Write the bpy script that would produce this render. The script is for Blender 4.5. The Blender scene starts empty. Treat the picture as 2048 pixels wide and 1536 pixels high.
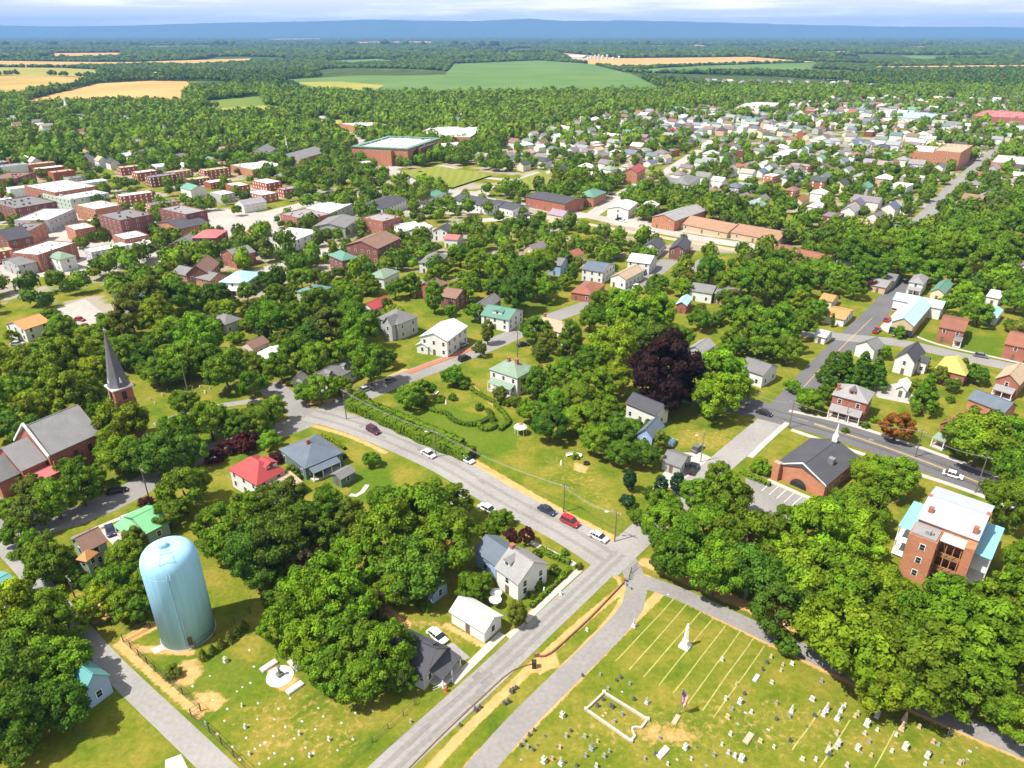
import bpy, bmesh, math, random
import numpy as np
from mathutils import Vector, Matrix
S = bpy.context.scene
COL = S.collection
R = math.radians
# ------------------------------------------------------------------ camera, sky, sun
F = 1422.0; H = 100.0; HY = 66.0
PITCH = math.atan((768 - HY) / F)
cam = bpy.data.objects.new('camera', bpy.data.cameras.new('camera'))
COL.objects.link(cam); S.camera = cam
cam.location = (0, 0, H); cam.rotation_euler = (math.pi / 2 - PITCH, 0, 0)
cam.data.sensor_width = 36; cam.data.lens = 36 * F / 2048
cam.data.clip_start = 1; cam.data.clip_end = 120000
SUN_EL, SUN_TO = R(58), R(22)          # shadows fall towards +x, a little away from the camera
w = bpy.data.worlds.new('World'); S.world = w; w.use_nodes = True
nt = w.node_tree; nt.nodes.clear(); N = nt.nodes.new; Lk = nt.links.new
sky = N('ShaderNodeTexSky'); sky.sky_type = 'NISHITA'; sky.sun_disc = False
sky.sun_elevation = SUN_EL
sdir = Vector((-math.cos(SUN_TO) * math.cos(SUN_EL), -math.sin(SUN_TO) * math.cos(SUN_EL), math.sin(SUN_EL)))
sky.sun_rotation = math.atan2(sdir.x, sdir.y)
sky.air_density = 1.0; sky.dust_density = 0.6; sky.ozone_density = 2.0; sky.altitude = 300
bg = N('ShaderNodeBackground'); bg.inputs[1].default_value = 0.08
out = N('ShaderNodeOutputWorld')
tc = N('ShaderNodeTexCoord'); mp = N('ShaderNodeMapping'); mp.inputs['Scale'].default_value = (3.0, 3.0, 42.0)
nz = N('ShaderNodeTexNoise'); nz.inputs['Scale'].default_value = 1.6; nz.inputs['Detail'].default_value = 6
nz.inputs['Roughness'].default_value = 0.6
cr = N('ShaderNodeValToRGB'); cr.color_ramp.elements[0].position = 0.46; cr.color_ramp.elements[1].position = 0.64
mx = N('ShaderNodeMixRGB'); mx.inputs[2].default_value = (15.5, 14.3, 12.3, 1)
Lk(tc.outputs['Generated'], mp.inputs[0]); Lk(mp.outputs[0], nz.inputs[0]); Lk(nz.outputs[0], cr.inputs[0])
sz = N('ShaderNodeSeparateXYZ'); Lk(tc.outputs['Generated'], sz.inputs[0]); lo = N('ShaderNodeMapRange'); lo.inputs[1].default_value = .0; lo.inputs[2].default_value = .35; lo.inputs[3].default_value = .95; lo.inputs[4].default_value = 0
Lk(sz.outputs[2], lo.inputs[0]); m0 = N('ShaderNodeMixRGB'); m0.inputs[2].default_value = (10.5, 10.0, 8.9, 1); Lk(lo.outputs[0], m0.inputs[0]); Lk(sky.outputs[0], m0.inputs[1])   # thin veil of cloud low in the sky
Lk(cr.outputs[0], mx.inputs[0]); Lk(m0.outputs[0], mx.inputs[1]); Lk(mx.outputs[0], bg.inputs[0]); Lk(bg.outputs[0], out.inputs[0])
sun = bpy.data.objects.new('sun', bpy.data.lights.new('sun', 'SUN')); COL.objects.link(sun)
sun.data.energy = 5.0; sun.data.angle = R(0.5); sun.data.color = (1, 0.95, 0.86)
sun.rotation_euler = sdir.to_track_quat('Z', 'Y').to_euler(); sun.location = (0, 0, 300)
S.view_settings.view_transform = 'Standard'; S.view_settings.look = 'None'
S.view_settings.exposure = 0.74; S.view_settings.gamma = 1
try:
    S.cycles.use_denoising = True; S.cycles.max_bounces = 6; S.cycles.volume_bounces = 0
    S.cycles.transparent_max_bounces = 8; S.cycles.diffuse_bounces = 2; S.cycles.glossy_bounces = 1
except Exception: pass

# ------------------------------------------------------------------ helpers
cp, sp = math.cos(PITCH), math.sin(PITCH)
def G(px, py, z=0.0):
    """point at height z that the photograph shows at pixel px,py (2048 x 1536)"""
    x = (px - 1024) / F; y = (768 - py) / F
    d = (x, cp + y * sp, -sp + y * cp); t = (z - H) / d[2]
    return Vector((d[0] * t, d[1] * t, z))
def depth(p): return p[1] * cp - (p[2] - H) * sp
def PX(p):
    dz = depth(p); return (1024 + F * p[0] / dz, 768 - F * (p[1] * sp + (p[2] - H) * cp) / dz)
def zat(p, py):
    """height above ground point p which the photograph shows at row py"""
    y = (768 - py) / F; d1, d2 = cp + y * sp, -sp + y * cp
    return H + d2 * p[1] / d1
def mesh(name, V, Fc, mats=(), mi=None, smooth=False):
    m = bpy.data.meshes.new(name); m.from_pydata([tuple(v) for v in V], [], [tuple(f) for f in Fc])
    for a in mats: m.materials.append(a)
    if mi is not None: m.polygons.foreach_set('material_index', mi)
    if smooth: m.polygons.foreach_set('use_smooth', [True] * len(m.polygons))
    m.update(); return m
def npmesh(name, V, Fq, mat, cols=None, smooth=False):
    """quick mesh from numpy: V (n,3), Fq (m,k)"""
    V = np.ascontiguousarray(V, np.float32); Fq = np.ascontiguousarray(Fq, np.int32)
    m = bpy.data.meshes.new(name); k = Fq.shape[1]
    m.vertices.add(len(V)); m.vertices.foreach_set('co', V.ravel())
    m.loops.add(Fq.size); m.loops.foreach_set('vertex_index', Fq.ravel())
    m.polygons.add(len(Fq)); m.polygons.foreach_set('loop_start', np.arange(0, Fq.size, k, dtype=np.int32))
    if smooth: m.polygons.foreach_set('use_smooth', np.ones(len(Fq), bool))
    m.update(calc_edges=True)
    if mat: m.materials.append(mat)
    if cols is not None:
        a = m.color_attributes.new('Col', 'FLOAT_COLOR', 'POINT')
        c = np.ones((len(V), 4), np.float32); c[:, :3] = cols; a.data.foreach_set('color', c.ravel())
    return m
def ob(name, data, parent=None, loc=(0, 0, 0), rz=0.0, col=None, scale=None):
    o = bpy.data.objects.new(name, data); COL.objects.link(o)
    if parent: o.parent = parent
    o.location = loc; o.rotation_euler = (0, 0, rz)
    if scale is not None: o.scale = (scale,) * 3 if not hasattr(scale, '__len__') else scale
    if col is not None: o.color = (*col, 1)
    return o
def tag(o, label, cat, group=None):
    o['label'] = label; o['category'] = cat
    if group: o['group'] = group
    return o
def struct(name, data, z=None):
    o = ob(name, data); o['kind'] = 'structure'
    if z is not None: o.location.z = z
    return o
class MB:
    """collects boxes, prisms and tubes into ONE mesh"""
    def __init__(s): s.V = []; s.F = []
    def add(s, V, Fc):
        n = len(s.V); s.V += [tuple(v) for v in V]; s.F += [tuple(i + n for i in f) for f in Fc]; return s
    def box(s, x0, x1, y0, y1, z0, z1, M=None):
        V = [Vector(v) for v in ((x0,y0,z0),(x1,y0,z0),(x1,y1,z0),(x0,y1,z0),(x0,y0,z1),(x1,y0,z1),(x1,y1,z1),(x0,y1,z1))]
        if M: V = [M @ v for v in V]
        return s.add(V, ((3,2,1,0),(4,5,6,7),(0,1,5,4),(1,2,6,5),(2,3,7,6),(3,0,4,7)))
    def tube(s, pts, rad, n=8):
        rad = rad if hasattr(rad, '__len__') else [rad] * len(pts); b = len(s.V); pts = [Vector(p) for p in pts]
        for i, p in enumerate(pts):
            d = (pts[min(i+1, len(pts)-1)] - pts[max(i-1, 0)]).normalized()
            a = d.orthogonal().normalized(); c = d.cross(a)
            for k in range(n):
                t = 2 * math.pi * k / n; s.V.append(tuple(p + (a * math.cos(t) + c * math.sin(t)) * rad[i]))
        for i in range(len(pts) - 1):
            for k in range(n):
                k2 = (k + 1) % n; s.F.append((b+i*n+k, b+i*n+k2, b+(i+1)*n+k2, b+(i+1)*n+k))
        s.F.append(tuple(b + k for k in range(n))[::-1]); s.F.append(tuple(b + (len(pts)-1)*n + k for k in range(n)))
        return s
    def lathe(s, prof, n=16, c=(0, 0)):
        b = len(s.V)
        for r, z in prof:
            for k in range(n):
                t = 2 * math.pi * k / n; s.V.append((c[0] + r * math.cos(t), c[1] + r * math.sin(t), z))
        for i in range(len(prof) - 1):
            for k in range(n):
                k2 = (k + 1) % n; s.F.append((b+i*n+k, b+i*n+k2, b+(i+1)*n+k2, b+(i+1)*n+k))
        s.F.append(tuple(b + k for k in range(n))[::-1]); s.F.append(tuple(b + (len(prof)-1)*n + k for k in range(n)))
        return s
    def prism(s, poly, z0, z1):
        n = len(poly)
        return s.add([(*p[:2], z0) for p in poly] + [(*p[:2], z1) for p in poly],
                     [tuple(range(n))[::-1], tuple(range(n, 2*n))] + [(i, (i+1) % n, n + (i+1) % n, n+i) for i in range(n)])
    def mesh(s, name, mat, smooth=False): return mesh(name, s.V, s.F, [mat] if mat else [], smooth=smooth)

# ------------------------------------------------------------------ materials
def newmat(name):
    m = bpy.data.materials.new(name); m.use_nodes = True; t = m.node_tree; b = t.nodes['Principled BSDF']
    b.inputs['Specular IOR Level'].default_value = 0.25
    return m, t, b
_mc = {}
def M(name, col=(.5, .5, .5), rough=.8, var=.16, scale=.6, spec=.25, metal=0, fine=6.0, use_obj=False, stripe=None):
    """weathered surface: base colour varied by two noises; use_obj takes the colour of the object"""
    key = (name, tuple(col))
    if key in _mc: return _mc[key]
    m, t, b = newmat(name); n = t.nodes.new; l = t.links.new
    b.inputs['Roughness'].default_value = rough; b.inputs['Specular IOR Level'].default_value = spec; b.inputs['Metallic'].default_value = metal
    if use_obj: src = n('ShaderNodeObjectInfo').outputs['Color']
    else: r_ = n('ShaderNodeRGB'); r_.outputs[0].default_value = (*col, 1); src = r_.outputs[0]
    g = n('ShaderNodeTexCoord') if not name.startswith(('asphalt', 'pave')) else None
    if g: co = g.outputs['Object']
    else: co = n('ShaderNodeNewGeometry').outputs['Position']
    a = n('ShaderNodeTexNoise'); a.inputs['Scale'].default_value = scale; a.inputs['Detail'].default_value = 3; l(co, a.inputs[0])
    c = n('ShaderNodeTexNoise'); c.inputs['Scale'].default_value = fine; c.inputs['Detail'].default_value = 2; l(co, c.inputs[0])
    ad = n('ShaderNodeMath'); ad.operation = 'ADD'; l(a.outputs[0], ad.inputs[0]); l(c.outputs[0], ad.inputs[1])
    mr = n('ShaderNodeMapRange'); mr.inputs[1].default_value = .6; mr.inputs[2].default_value = 1.4
    mr.inputs[3].default_value = 1 - var; mr.inputs[4].default_value = 1 + var; l(ad.outputs[0], mr.inputs[0])
    fac = mr.outputs[0]
    if stripe:
        w_ = n('ShaderNodeTexWave'); w_.bands_direction = stripe[0]; w_.inputs['Scale'].default_value = stripe[1]; w_.inputs['Distortion'].default_value = .4
        l(co, w_.inputs[0]); m2 = n('ShaderNodeMapRange'); m2.inputs[3].default_value = 1 - stripe[2]; m2.inputs[4].default_value = 1; l(w_.outputs['Fac'], m2.inputs[0])
        mm = n('ShaderNodeMath'); mm.operation = 'MULTIPLY'; l(fac, mm.inputs[0]); l(m2.outputs[0], mm.inputs[1]); fac = mm.outputs[0]
    v = n('ShaderNodeVectorMath'); v.operation = 'SCALE'; l(src, v.inputs[0]); l(fac, v.inputs['Scale']); l(v.outputs[0], b.inputs['Base Color'])
    _mc[key] = m; return m
def brickmat(name, col):
    key = (name, tuple(col))
    if key in _mc: return _mc[key]
    m, t, b = newmat(name); n = t.nodes.new; l = t.links.new; b.inputs['Roughness'].default_value = .9
    tcn = n('ShaderNodeTexCoord'); sx = n('ShaderNodeSeparateXYZ'); l(tcn.outputs['Object'], sx.inputs[0])
    ad = n('ShaderNodeMath'); ad.operation = 'ADD'; l(sx.outputs[0], ad.inputs[0]); l(sx.outputs[1], ad.inputs[1])
    cb = n('ShaderNodeCombineXYZ'); l(ad.outputs[0], cb.inputs[0]); l(sx.outputs[2], cb.inputs[1])
    br = n('ShaderNodeTexBrick'); br.inputs['Scale'].default_value = 1; br.inputs['Brick Width'].default_value = .42; br.inputs['Row Height'].default_value = .14
    br.inputs['Mortar Size'].default_value = .012; l(cb.outputs[0], br.inputs[0])
    br.inputs['Color1'].default_value = (*[c * 1.15 for c in col], 1); br.inputs['Color2'].default_value = (*[c * .82 for c in col], 1)
    br.inputs['Mortar'].default_value = (*[.35 * .5 + c * .5 for c in col], 1)
    nz = n('ShaderNodeTexNoise'); nz.inputs['Scale'].default_value = .5; nz.inputs['Detail'].default_value = 4; l(tcn.outputs['Object'], nz.inputs[0])
    mr = n('ShaderNodeMapRange'); mr.inputs[3].default_value = .75; mr.inputs[4].default_value = 1.25; l(nz.outputs[0], mr.inputs[0])
    v = n('ShaderNodeVectorMath'); v.operation = 'SCALE'; l(br.outputs[0], v.inputs[0]); l(mr.outputs[0], v.inputs['Scale']); l(v.outputs[0], b.inputs['Base Color'])
    _mc[key] = m; return m
def foliage(name):
    m, t, b = newmat(name); n = t.nodes.new; l = t.links.new
    b.inputs['Roughness'].default_value = .75; b.inputs['Specular IOR Level'].default_value = .12
    oi = n('ShaderNodeObjectInfo'); at = n('ShaderNodeAttribute'); at.attribute_name = 'Col'
    mu = n('ShaderNodeMixRGB'); mu.blend_type = 'MULTIPLY'; mu.inputs[0].default_value = 1
    l(oi.outputs['Color'], mu.inputs[1]); l(at.outputs['Color'], mu.inputs[2]); l(mu.outputs[0], b.inputs['Base Color'])
    tr = n('ShaderNodeBsdfTranslucent'); l(mu.outputs[0], tr.inputs[0]); ms = n('ShaderNodeMixShader'); ms.inputs[0].default_value = .22
    o = t.nodes['Material Output']; l(b.outputs[0], ms.inputs[1]); l(tr.outputs[0], ms.inputs[2]); l(ms.outputs[0], o.inputs[0])
    return m
LEAF = foliage('leaves')
BARK = M('bark', (.13, .095, .065), .95)
GLASS, _t, _b = newmat('window_glass'); _b.inputs['Base Color'].default_value = (.02, .026, .035, 1); _b.inputs['Roughness'].default_value = .12; _b.inputs['Specular IOR Level'].default_value = .6
PAINT = M('painted_wall', rough=.75, var=.08, use_obj=True)
SHING = M('shingle_roof', rough=.85, var=.17, scale=.35, use_obj=True, fine=3)
METAL = M('standing_seam_metal_roof', rough=.45, var=.07, use_obj=True, scale=.2, fine=1.2, stripe=('X', 1.1, .13))
WHITE = M('white_trim', (.75, .75, .73), .6, .06)
CONC = M('pave_concrete', (.42, .39, .35), .9, .12, .5)
DARK = M('dark_metal', (.03, .03, .03), .5)
WOODM = M('timber', (.2, .14, .09), .85)
POLEW = M('weathered_pole', (.16, .13, .11), .9)
BRK = brickmat('red_brick', (.32, .1, .055)); BRKO = brickmat('orange_brick', (.43, .165, .075)); BRKD = brickmat('dark_brick', (.2, .06, .045))
STONEM = M('grave_stone', rough=.8, var=.2, use_obj=True, scale=2)
CARM = M('car_paint', rough=.28, var=.03, use_obj=True, spec=.6)
TYRE = M('tyre_rubber', (.02, .02, .02), .9); RIM = M('wheel_rim', (.4, .4, .42), .3, metal=.7)
LAMP = M('lamp_glass', (.8, .78, .7), .2, .03); LAMPR = M('tail_lamp', (.4, .02, .02), .3, .03)

# ------------------------------------------------------------------ landmark labels
LM = []           # (name, px, py)
_rank = {}
ORD = ['closest', 'second closest', 'third closest', 'fourth closest', 'fifth closest', 'sixth closest', 'seventh closest', 'eighth closest', 'ninth closest', 'tenth closest',
       'eleventh closest', 'twelfth closest', 'thirteenth closest', 'fourteenth closest', 'fifteenth closest', 'sixteenth closest']
PEND = []
def later(o, look, cat, group, px, py, lms=None): PEND.append((o, look, cat, group, px, py, lms))
def settle():
    keys = {}
    for o, look, cat, group, px, py, lms in PEND:
        best = min((l for l in LM if lms is None or l[3] in lms), key=lambda l: math.hypot((l[1]-px), (l[2]-py) * 1.6))
        dx, dy = px - best[1], (py - best[2]) * 1.6
        an = math.degrees(math.atan2(-dy, dx)) % 360; rel = ['right of', 'upper right of', 'beyond', 'upper left of', 'left of', 'lower left of', 'below', 'lower right of'][int((an + 22.5) // 45) % 8]
        keys.setdefault((look, best[0], rel), []).append((math.hypot(dx, dy), o, cat, group))
    for (look, lm, rel), L in keys.items():
        L.sort(key=lambda t: t[0])
        for i, (d, o, cat, group) in enumerate(L):
            r = '' if len(L) == 1 else (', ' + ORD[i] if i < len(ORD) else ', number %d outward' % (i + 1))
            m_ = lm.split()
            while len(('%s %s %s%s' % (look, rel, ' '.join(m_), r)).split()) > 16 and len(m_) > 2: m_.pop(1)
            tag(o, '%s %s %s%s' % (look, rel, ' '.join(m_), r), cat, group)

# ------------------------------------------------------------------ roads, paths
def offs(P, wd):
    """left and right edges of a polyline"""
    Lp, Rp = [], []
    for i, p in enumerate(P):
        d = (P[min(i+1, len(P)-1)] - P[max(i-1, 0)]); d.z = 0; d.normalize(); n = Vector((-d.y, d.x, 0))
        Lp.append(p + n * wd / 2); Rp.append(p - n * wd / 2)
    return Lp, Rp
def dense(P, step=4.0):
    o = [P[0]]
    for a, b in zip(P, P[1:]):
        k = max(1, int((b - a).length / step))
        for i in range(1, k + 1): o.append(a.lerp(b, i / k))
    for _ in range(3):
        o = [o[0]] + [(o[i-1] + o[i] * 2 + o[i+1]) / 4 for i in range(1, len(o) - 1)] + [o[-1]]
    return o
ROADS = []
def strip(name, pts, wd, z, mat, reg=True, kind='structure'):
    P = dense([G(*p) if len(p) == 2 else Vector(p) for p in pts]); Lp, Rp = offs(P, wd)
    V = [(*v[:2], z) for v in Lp] + [(*v[:2], z) for v in Rp]; n = len(P)
    o = struct(name, mesh(name, V, [(n+i, n+i+1, i+1, i) for i in range(n-1)], [mat]))
    if reg: ROADS.append((np.array([(p.x, p.y) for p in P]), wd / 2))
    return P
def sheet(name, pts, z, mat, reg=True, h=0):
    P = [G(*p) for p in pts]
    o = struct(name, mesh(name, [(p.x, p.y, z) for p in P], [tuple(range(len(P)))] , [mat]))
    return o
def asph(name, col): 
    return M('asphalt_' + name, col, .92, .2, .09, fine=1.3)
ASA = asph('sun_bleached', (.265, .252, .236)); ASB = asph('grey', (.225, .212, .2)); ASD = asph('dark', (.125, .12, .125))
PAVL = M('pave_light_lot', (.36, .33, .3), .9, .2, .05, fine=.5)
DIRT = M('pave_dry_earth', (.42, .27, .13), .95, .25, .2, fine=1.5)
roadA = strip('road', [(590, 1725), (777, 1536), (992, 1340), (1031, 1302), (1140, 1200), (1196, 1148), (1240, 1106)], 5.3, .024, ASA)
strip('road', [(1205, 1140), (1240, 1106), (1290, 1060), (1390, 972), (1540, 843), (1562, 822)], 6.8, .026, ASA)
roadB = strip('road', [(1222, 1118), (1150, 1068), (1010, 1000), (900, 930), (800, 885), (700, 845), (625, 826)], 9.2, .020, ASA)
strip('road', [(-60, 1000), (60, 1062), (110, 1048), (220, 1012), (300, 960), (400, 905), (500, 880), (560, 862), (612, 842), (690, 806), (790, 762), (900, 722), (1000, 682), (1090, 640), (1200, 602), (1290, 560), (1340, 520)], 8.5, .016, ASB)
strip('road', [(536, 768), (565, 795), (618, 838)], 8, .012, ASB)
strip('road', [(-40, 1050), (20, 1100), (90, 1182), (142, 1242), (205, 1315), (252, 1362), (366, 1469), (440, 1540), (560, 1660)], 3.9, .010, ASA)
hwP = strip('highway', [(1380, 790), (1490, 812), (1560, 829), (1700, 868), (1850, 922), (2048, 1000), (2200, 1066)], 11.5, .028, ASD)
strip('road', [(1562, 822), (1600, 782), (1640, 738), (1690, 688), (1745, 635), (1800, 575), (1830, 560)], 8.5, .014, ASD)
strip('road', [(1560, 660), (1700, 676), (1800, 684), (1900, 708), (2060, 742)], 7.5, .018, ASB)
strip('road', [(1800, 462), (1830, 452), (1858, 425), (1905, 375), (1950, 335), (1985, 305), (2010, 290)], 9, .014, ASB)
strip('road', [(640, 232), (700, 272), (760, 330), (850, 372), (950, 395), (1180, 432), (1400, 478), (1560, 500)], 11, .014, PAVL)
strip('road', [(1180, 432), (1240, 390), (1290, 360), (1330, 345), (1400, 300)], 9, .012, PAVL)
strip('road', [(470, 560), (560, 530), (700, 490), (830, 470), (960, 440), (1180, 432)], 9, .010, PAVL)
strip('road', [(0, 560), (120, 520), (300, 490), (470, 445), (640, 400), (850, 372)], 12, .008, PAVL)
strip('lane', [(900, 1610), (960, 1536), (1024, 1458), (1223, 1267), (1291, 1194), (1280, 1140), (1250, 1112)], 4.2, .010, ASB)
strip('lane', [(1275, 1160), (1319, 1168), (1478, 1242), (1536, 1270), (1620, 1308), (1790, 1388), (1900, 1436), (2100, 1522)], 3.9, .014, ASB)
strip('path', [(310, 850), (330, 838), (370, 826), (430, 812), (520, 800)], 3, .012, ASA)
strip('path', [(880, 330), (960, 355), (1040, 362), (1110, 340)], 7, .02, PAVL)
strip('path', [(905, 400), (1000, 372), (1080, 345)], 7, .024, PAVL)
strip('railway_bed', [(1130, 440), (1250, 462), (1400, 488), (1520, 508)], 5, .026, M('pave_ballast', (.4, .33, .22), .95, .2, .3))
# footways beside the road (raised kerb)
def walk(pts, wd, name='footpath', col=CONC, hgt=.12):
    P = dense([G(*p) for p in pts]); Lp, Rp = offs(P, wd); n = len(P)
    V = [(*v[:2], hgt) for v in Lp] + [(*v[:2], hgt) for v in Rp] + [(*v[:2], 0) for v in Lp] + [(*v[:2], 0) for v in Rp]
    Fc = []
    for i in range(n-1): Fc += [(n+i, n+i+1, i+1, i), (i, i+1, 2*n+i+1, 2*n+i), (n+i+1, n+i, 3*n+i, 3*n+i+1)]
    Fc += [(0, 2*n, 3*n, n), (n-1, 2*n-1, 4*n-1, 3*n-1)]
    struct(name, mesh(name, V, Fc, [col])); ROADS.append((np.array([(p.x, p.y) for p in P]), wd / 2))
walk([(1160, 1140), (1080, 1212), (1050, 1243)], 1.3)
walk([(1005, 1268), (960, 1310), (905, 1365)], 1.6)
walk([(1150, 1130), (1110, 1107), (1060, 1084)], 1.3)
walk([(1575, 846), (1530, 885), (1500, 915)], 1.5); walk([(1583, 860), (1640, 880), (1730, 910)], 1.5); walk([(1535, 960), (1590, 985), (1645, 1008)], 1.3)
walk([(1578, 822), (1680, 842), (1850, 898), (2010, 958)], 1.5); walk([(1840, 950), (1950, 985), (2048, 1026)], 1.5)
walk([(190, 1058), (260, 1030), (300, 1012)], 1.2); walk([(815, 746), (880, 722), (960, 692)], 2.2, 'footpath', M('pave_brick', (.42, .14, .07), .9))
walk([(1830, 672), (1870, 690), (1960, 708), (2048, 728)], 1.2)
walk([(930, 1020), (870, 985)], 1.2); walk([(700, 990), (715, 1010), (735, 970)], 1.2)
# drives and lots
for nm, pts, mt in (('drive', [(893, 1290), (906, 1285), (940, 1315), (925, 1322)], ASA), ('drive', [(1020, 1262), (1050, 1245), (1035, 1290), (1010, 1270)], CONC),
    ('car_park', [(1490, 955), (1530, 958), (1632, 1005), (1625, 1025), (1560, 1060), (1500, 1040)], ASB), ('car_park', [(1300, 985), (1355, 905), (1400, 905), (1448, 925), (1400, 975), (1330, 975)], CONC),
    ('car_park', [(1758, 655), (1815, 600), (1835, 604), (1800, 670), (1790, 674)], CONC), ('car_park', [(95, 622), (170, 598), (215, 632), (175, 668)], PAVL),
    ('car_park', [(140, 1075), (195, 1052), (235, 1075), (170, 1100)], ASB), ('drive', [(200, 1062), (222, 1048), (246, 1078), (228, 1092)], CONC), ('drive', [(245, 1040), (262, 1034), (290, 1070), (270, 1078)], CONC),
    ('drive', [(1745, 775), (1800, 765), (1830, 795), (1820, 808), (1755, 795)], PAVL), ('car_park', [(600, 300), (720, 268), (760, 300), (830, 330), (760, 345), (690, 330)], PAVL),
    ('car_park', [(880, 270), (1000, 280), (1010, 300), (900, 325)], PAVL), ('car_park', [(1200, 432), (1330, 440), (1330, 458), (1230, 450)], PAVL),
    ('car_park', [(0, 470), (250, 440), (480, 460), (450, 520), (200, 545), (0, 560)], PAVL), ('car_park', [(0, 390), (480, 420), (620, 440), (560, 470), (300, 450), (0, 450)], PAVL),
    ('car_park', [(800, 372), (980, 385), (960, 430), (780, 425)], PAVL), ('car_park', [(1355, 462), (1400, 470), (1560, 492), (1560, 480), (1400, 450)], PAVL),
    ('driveway', [(1395, 520), (1440, 505), (1380, 560), (1350, 560)], ASB), ('farm_track', [(370, 222), (410, 216), (530, 214), (530, 218), (400, 221)], PAVL),
    ('tower_pad', [(300, 1298), (330, 1285), (345, 1292), (310, 1308)], CONC)):
    _shz = globals().get('_shz', .0035) + .00015; sheet(nm, pts, _shz + .001, mt)
sheet('concrete_apron', [(330, 1520), (362, 1508), (380, 1545), (330, 1560)], .012, CONC)
# road markings
YEL = M('paint_yellow', (.62, .42, .1), .7, .1); WHT = M('paint_white', (.7, .7, .68), .7, .1)
def line(pts, off, wd, z, mat, name='centre_line'):
    P = dense([G(*p) if not isinstance(p, Vector) else p for p in pts]); Lp, Rp = offs(P, 2 * abs(off) + 1e-4); P = Lp if off >= 0 else Rp
    strip(name, [tuple((p.x, p.y, 0)) for p in P], wd, z, mat, reg=False)
line(hwP[8:], .18, .16, .036, YEL); line(hwP[8:], -.18, .16, .036, YEL)
line([(1600, 782), (1640, 738), (1690, 688), (1745, 635)], 0.0001, .14, .022, YEL)
for i in range(7):
    a = (1545 + i * 15, 962 + i * 7.5); strip('parking_line', [a, (a[0] - 22, a[1] + 20)], .12, .014, WHT, reg=False)
# crack sealing / tyre-worn darker middle of the near road
TAR = M('asphalt_seal', (.12, .115, .115), .9, .1)
rr = random.Random(5)
for k in range(9):
    t = rr.uniform(0.03, .62); i = int(t * (len(roadA) - 4)); a = roadA[i]; b = roadA[i + 2]; d = (b - a).normalized(); n = Vector((-d.y, d.x, 0))
    o = rr.uniform(-3, 3); P = [a + n * (o + rr.uniform(-.3, .3)) + d * s for s in (0, 2, 4, rr.uniform(5, 9))]
    strip('tar_seam', [(p.x, p.y, 0) for p in P], .06, .031, TAR, reg=False)
for _i, (nm, PP, off, wd) in enumerate((('worn_track', roadA, .9, 1.0), ('worn_track', roadA, -.9, 1.0), ('worn_track', roadB, 1.6, 1.1), ('worn_track', roadB, -1.6, 1.1), ('worn_track', hwP, 1.9, 1.0), ('worn_track', hwP, -1.9, 1.0))):
    Lp, Rp = offs(PP, 2 * abs(off)); Q = Lp if off > 0 else Rp; strip(nm, [(p.x, p.y, 0) for p in Q], wd, .030 + _i * .0004, asph('worn', (.215, .204, .192)) if PP is not hwP else asph('worn_dark', (.095, .09, .095)), reg=False)
PAT = asph('patch', (.2, .187, .172))
for k in range(18):
    PP = rr.choice([roadA[:-6], roadB[6:], hwP]); i = rr.randrange(3, len(PP) - 4); a = PP[i]; d = (PP[i+1] - a).normalized(); n = Vector((-d.y, d.x, 0)); o = rr.uniform(-2, 2); L_ = rr.uniform(.8, 3.5); a = a + n * o
    strip('asphalt_patch', [((a + d*q).x, (a + d*q).y, 0) for q in (0, L_/2, L_)], rr.uniform(.5, 1.4), .0325 + k * .0001, PAT, reg=False)
# fields
def field(name, pts, c1, c2, z=.4, rows=(.05, .0)):
    m, t, b = newmat(name + '_crop'); n = t.nodes.new; l = t.links.new; b.inputs['Roughness'].default_value = 1; b.inputs['Specular IOR Level'].default_value = 0
    g = n('ShaderNodeNewGeometry'); a = n('ShaderNodeTexNoise'); a.inputs['Scale'].default_value = .006; a.inputs['Detail'].default_value = 6; l(g.outputs['Position'], a.inputs[0])
    w_ = n('ShaderNodeTexWave'); w_.inputs['Scale'].default_value = rows[0]; w_.inputs['Distortion'].default_value = 3; l(g.outputs['Position'], w_.inputs[0])
    ad = n('ShaderNodeMath'); ad.operation = 'MULTIPLY_ADD'; ad.inputs[1].default_value = .22; l(w_.outputs['Fac'], ad.inputs[0]); l(a.outputs[0], ad.inputs[2])
    r_ = n('ShaderNodeValToRGB'); r_.color_ramp.elements[0].position = .42; r_.color_ramp.elements[1].position = .78
    r_.color_ramp.elements[0].color = (*c1, 1); r_.color_ramp.elements[1].color = (*c2, 1); l(ad.outputs[0], r_.inputs[0]); l(r_.outputs[0], b.inputs['Base Color'])
    P = [G(*p) for p in pts]; z += len(FIELDS) * .06; struct(name, mesh(name, [(p.x, p.y, z) for p in P], [tuple(range(len(P)))], [m])); FIELDS.append(np.array([(p.x, p.y) for p in P]))
FIELDS = []
TAN = ((.40, .24, .09), (.5, .32, .13)); GRN = ((.09, .16, .045), (.13, .2, .065)); YG = ((.22, .24, .05), (.32, .28, .08))
field('wheat_field', [(40, 206), (110, 188), (200, 167), (300, 162), (372, 163), (396, 178), (365, 198), (372, 214), (220, 212), (80, 216)], *TAN)
field('wheat_field', [(0, 152), (60, 150), (196, 157), (150, 176), (40, 196), (-60, 206), (-60, 152)], (.3, .22, .07), (.42, .3, .1))
field('hay_field', [(-80, 134), (120, 136), (198, 140), (196, 156), (60, 150), (-80, 152)], *YG)
field('wheat_field', [(-80, 121), (240, 125), (500, 117), (512, 124), (380, 131), (250, 130), (120, 135), (-80, 133)], *TAN)
field('crop_field', [(568, 160), (700, 152), (890, 151), (905, 128), (1080, 121), (1180, 128), (1262, 148), (1332, 182), (1180, 193), (760, 196), (640, 190), (580, 174)], *GRN)
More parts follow.
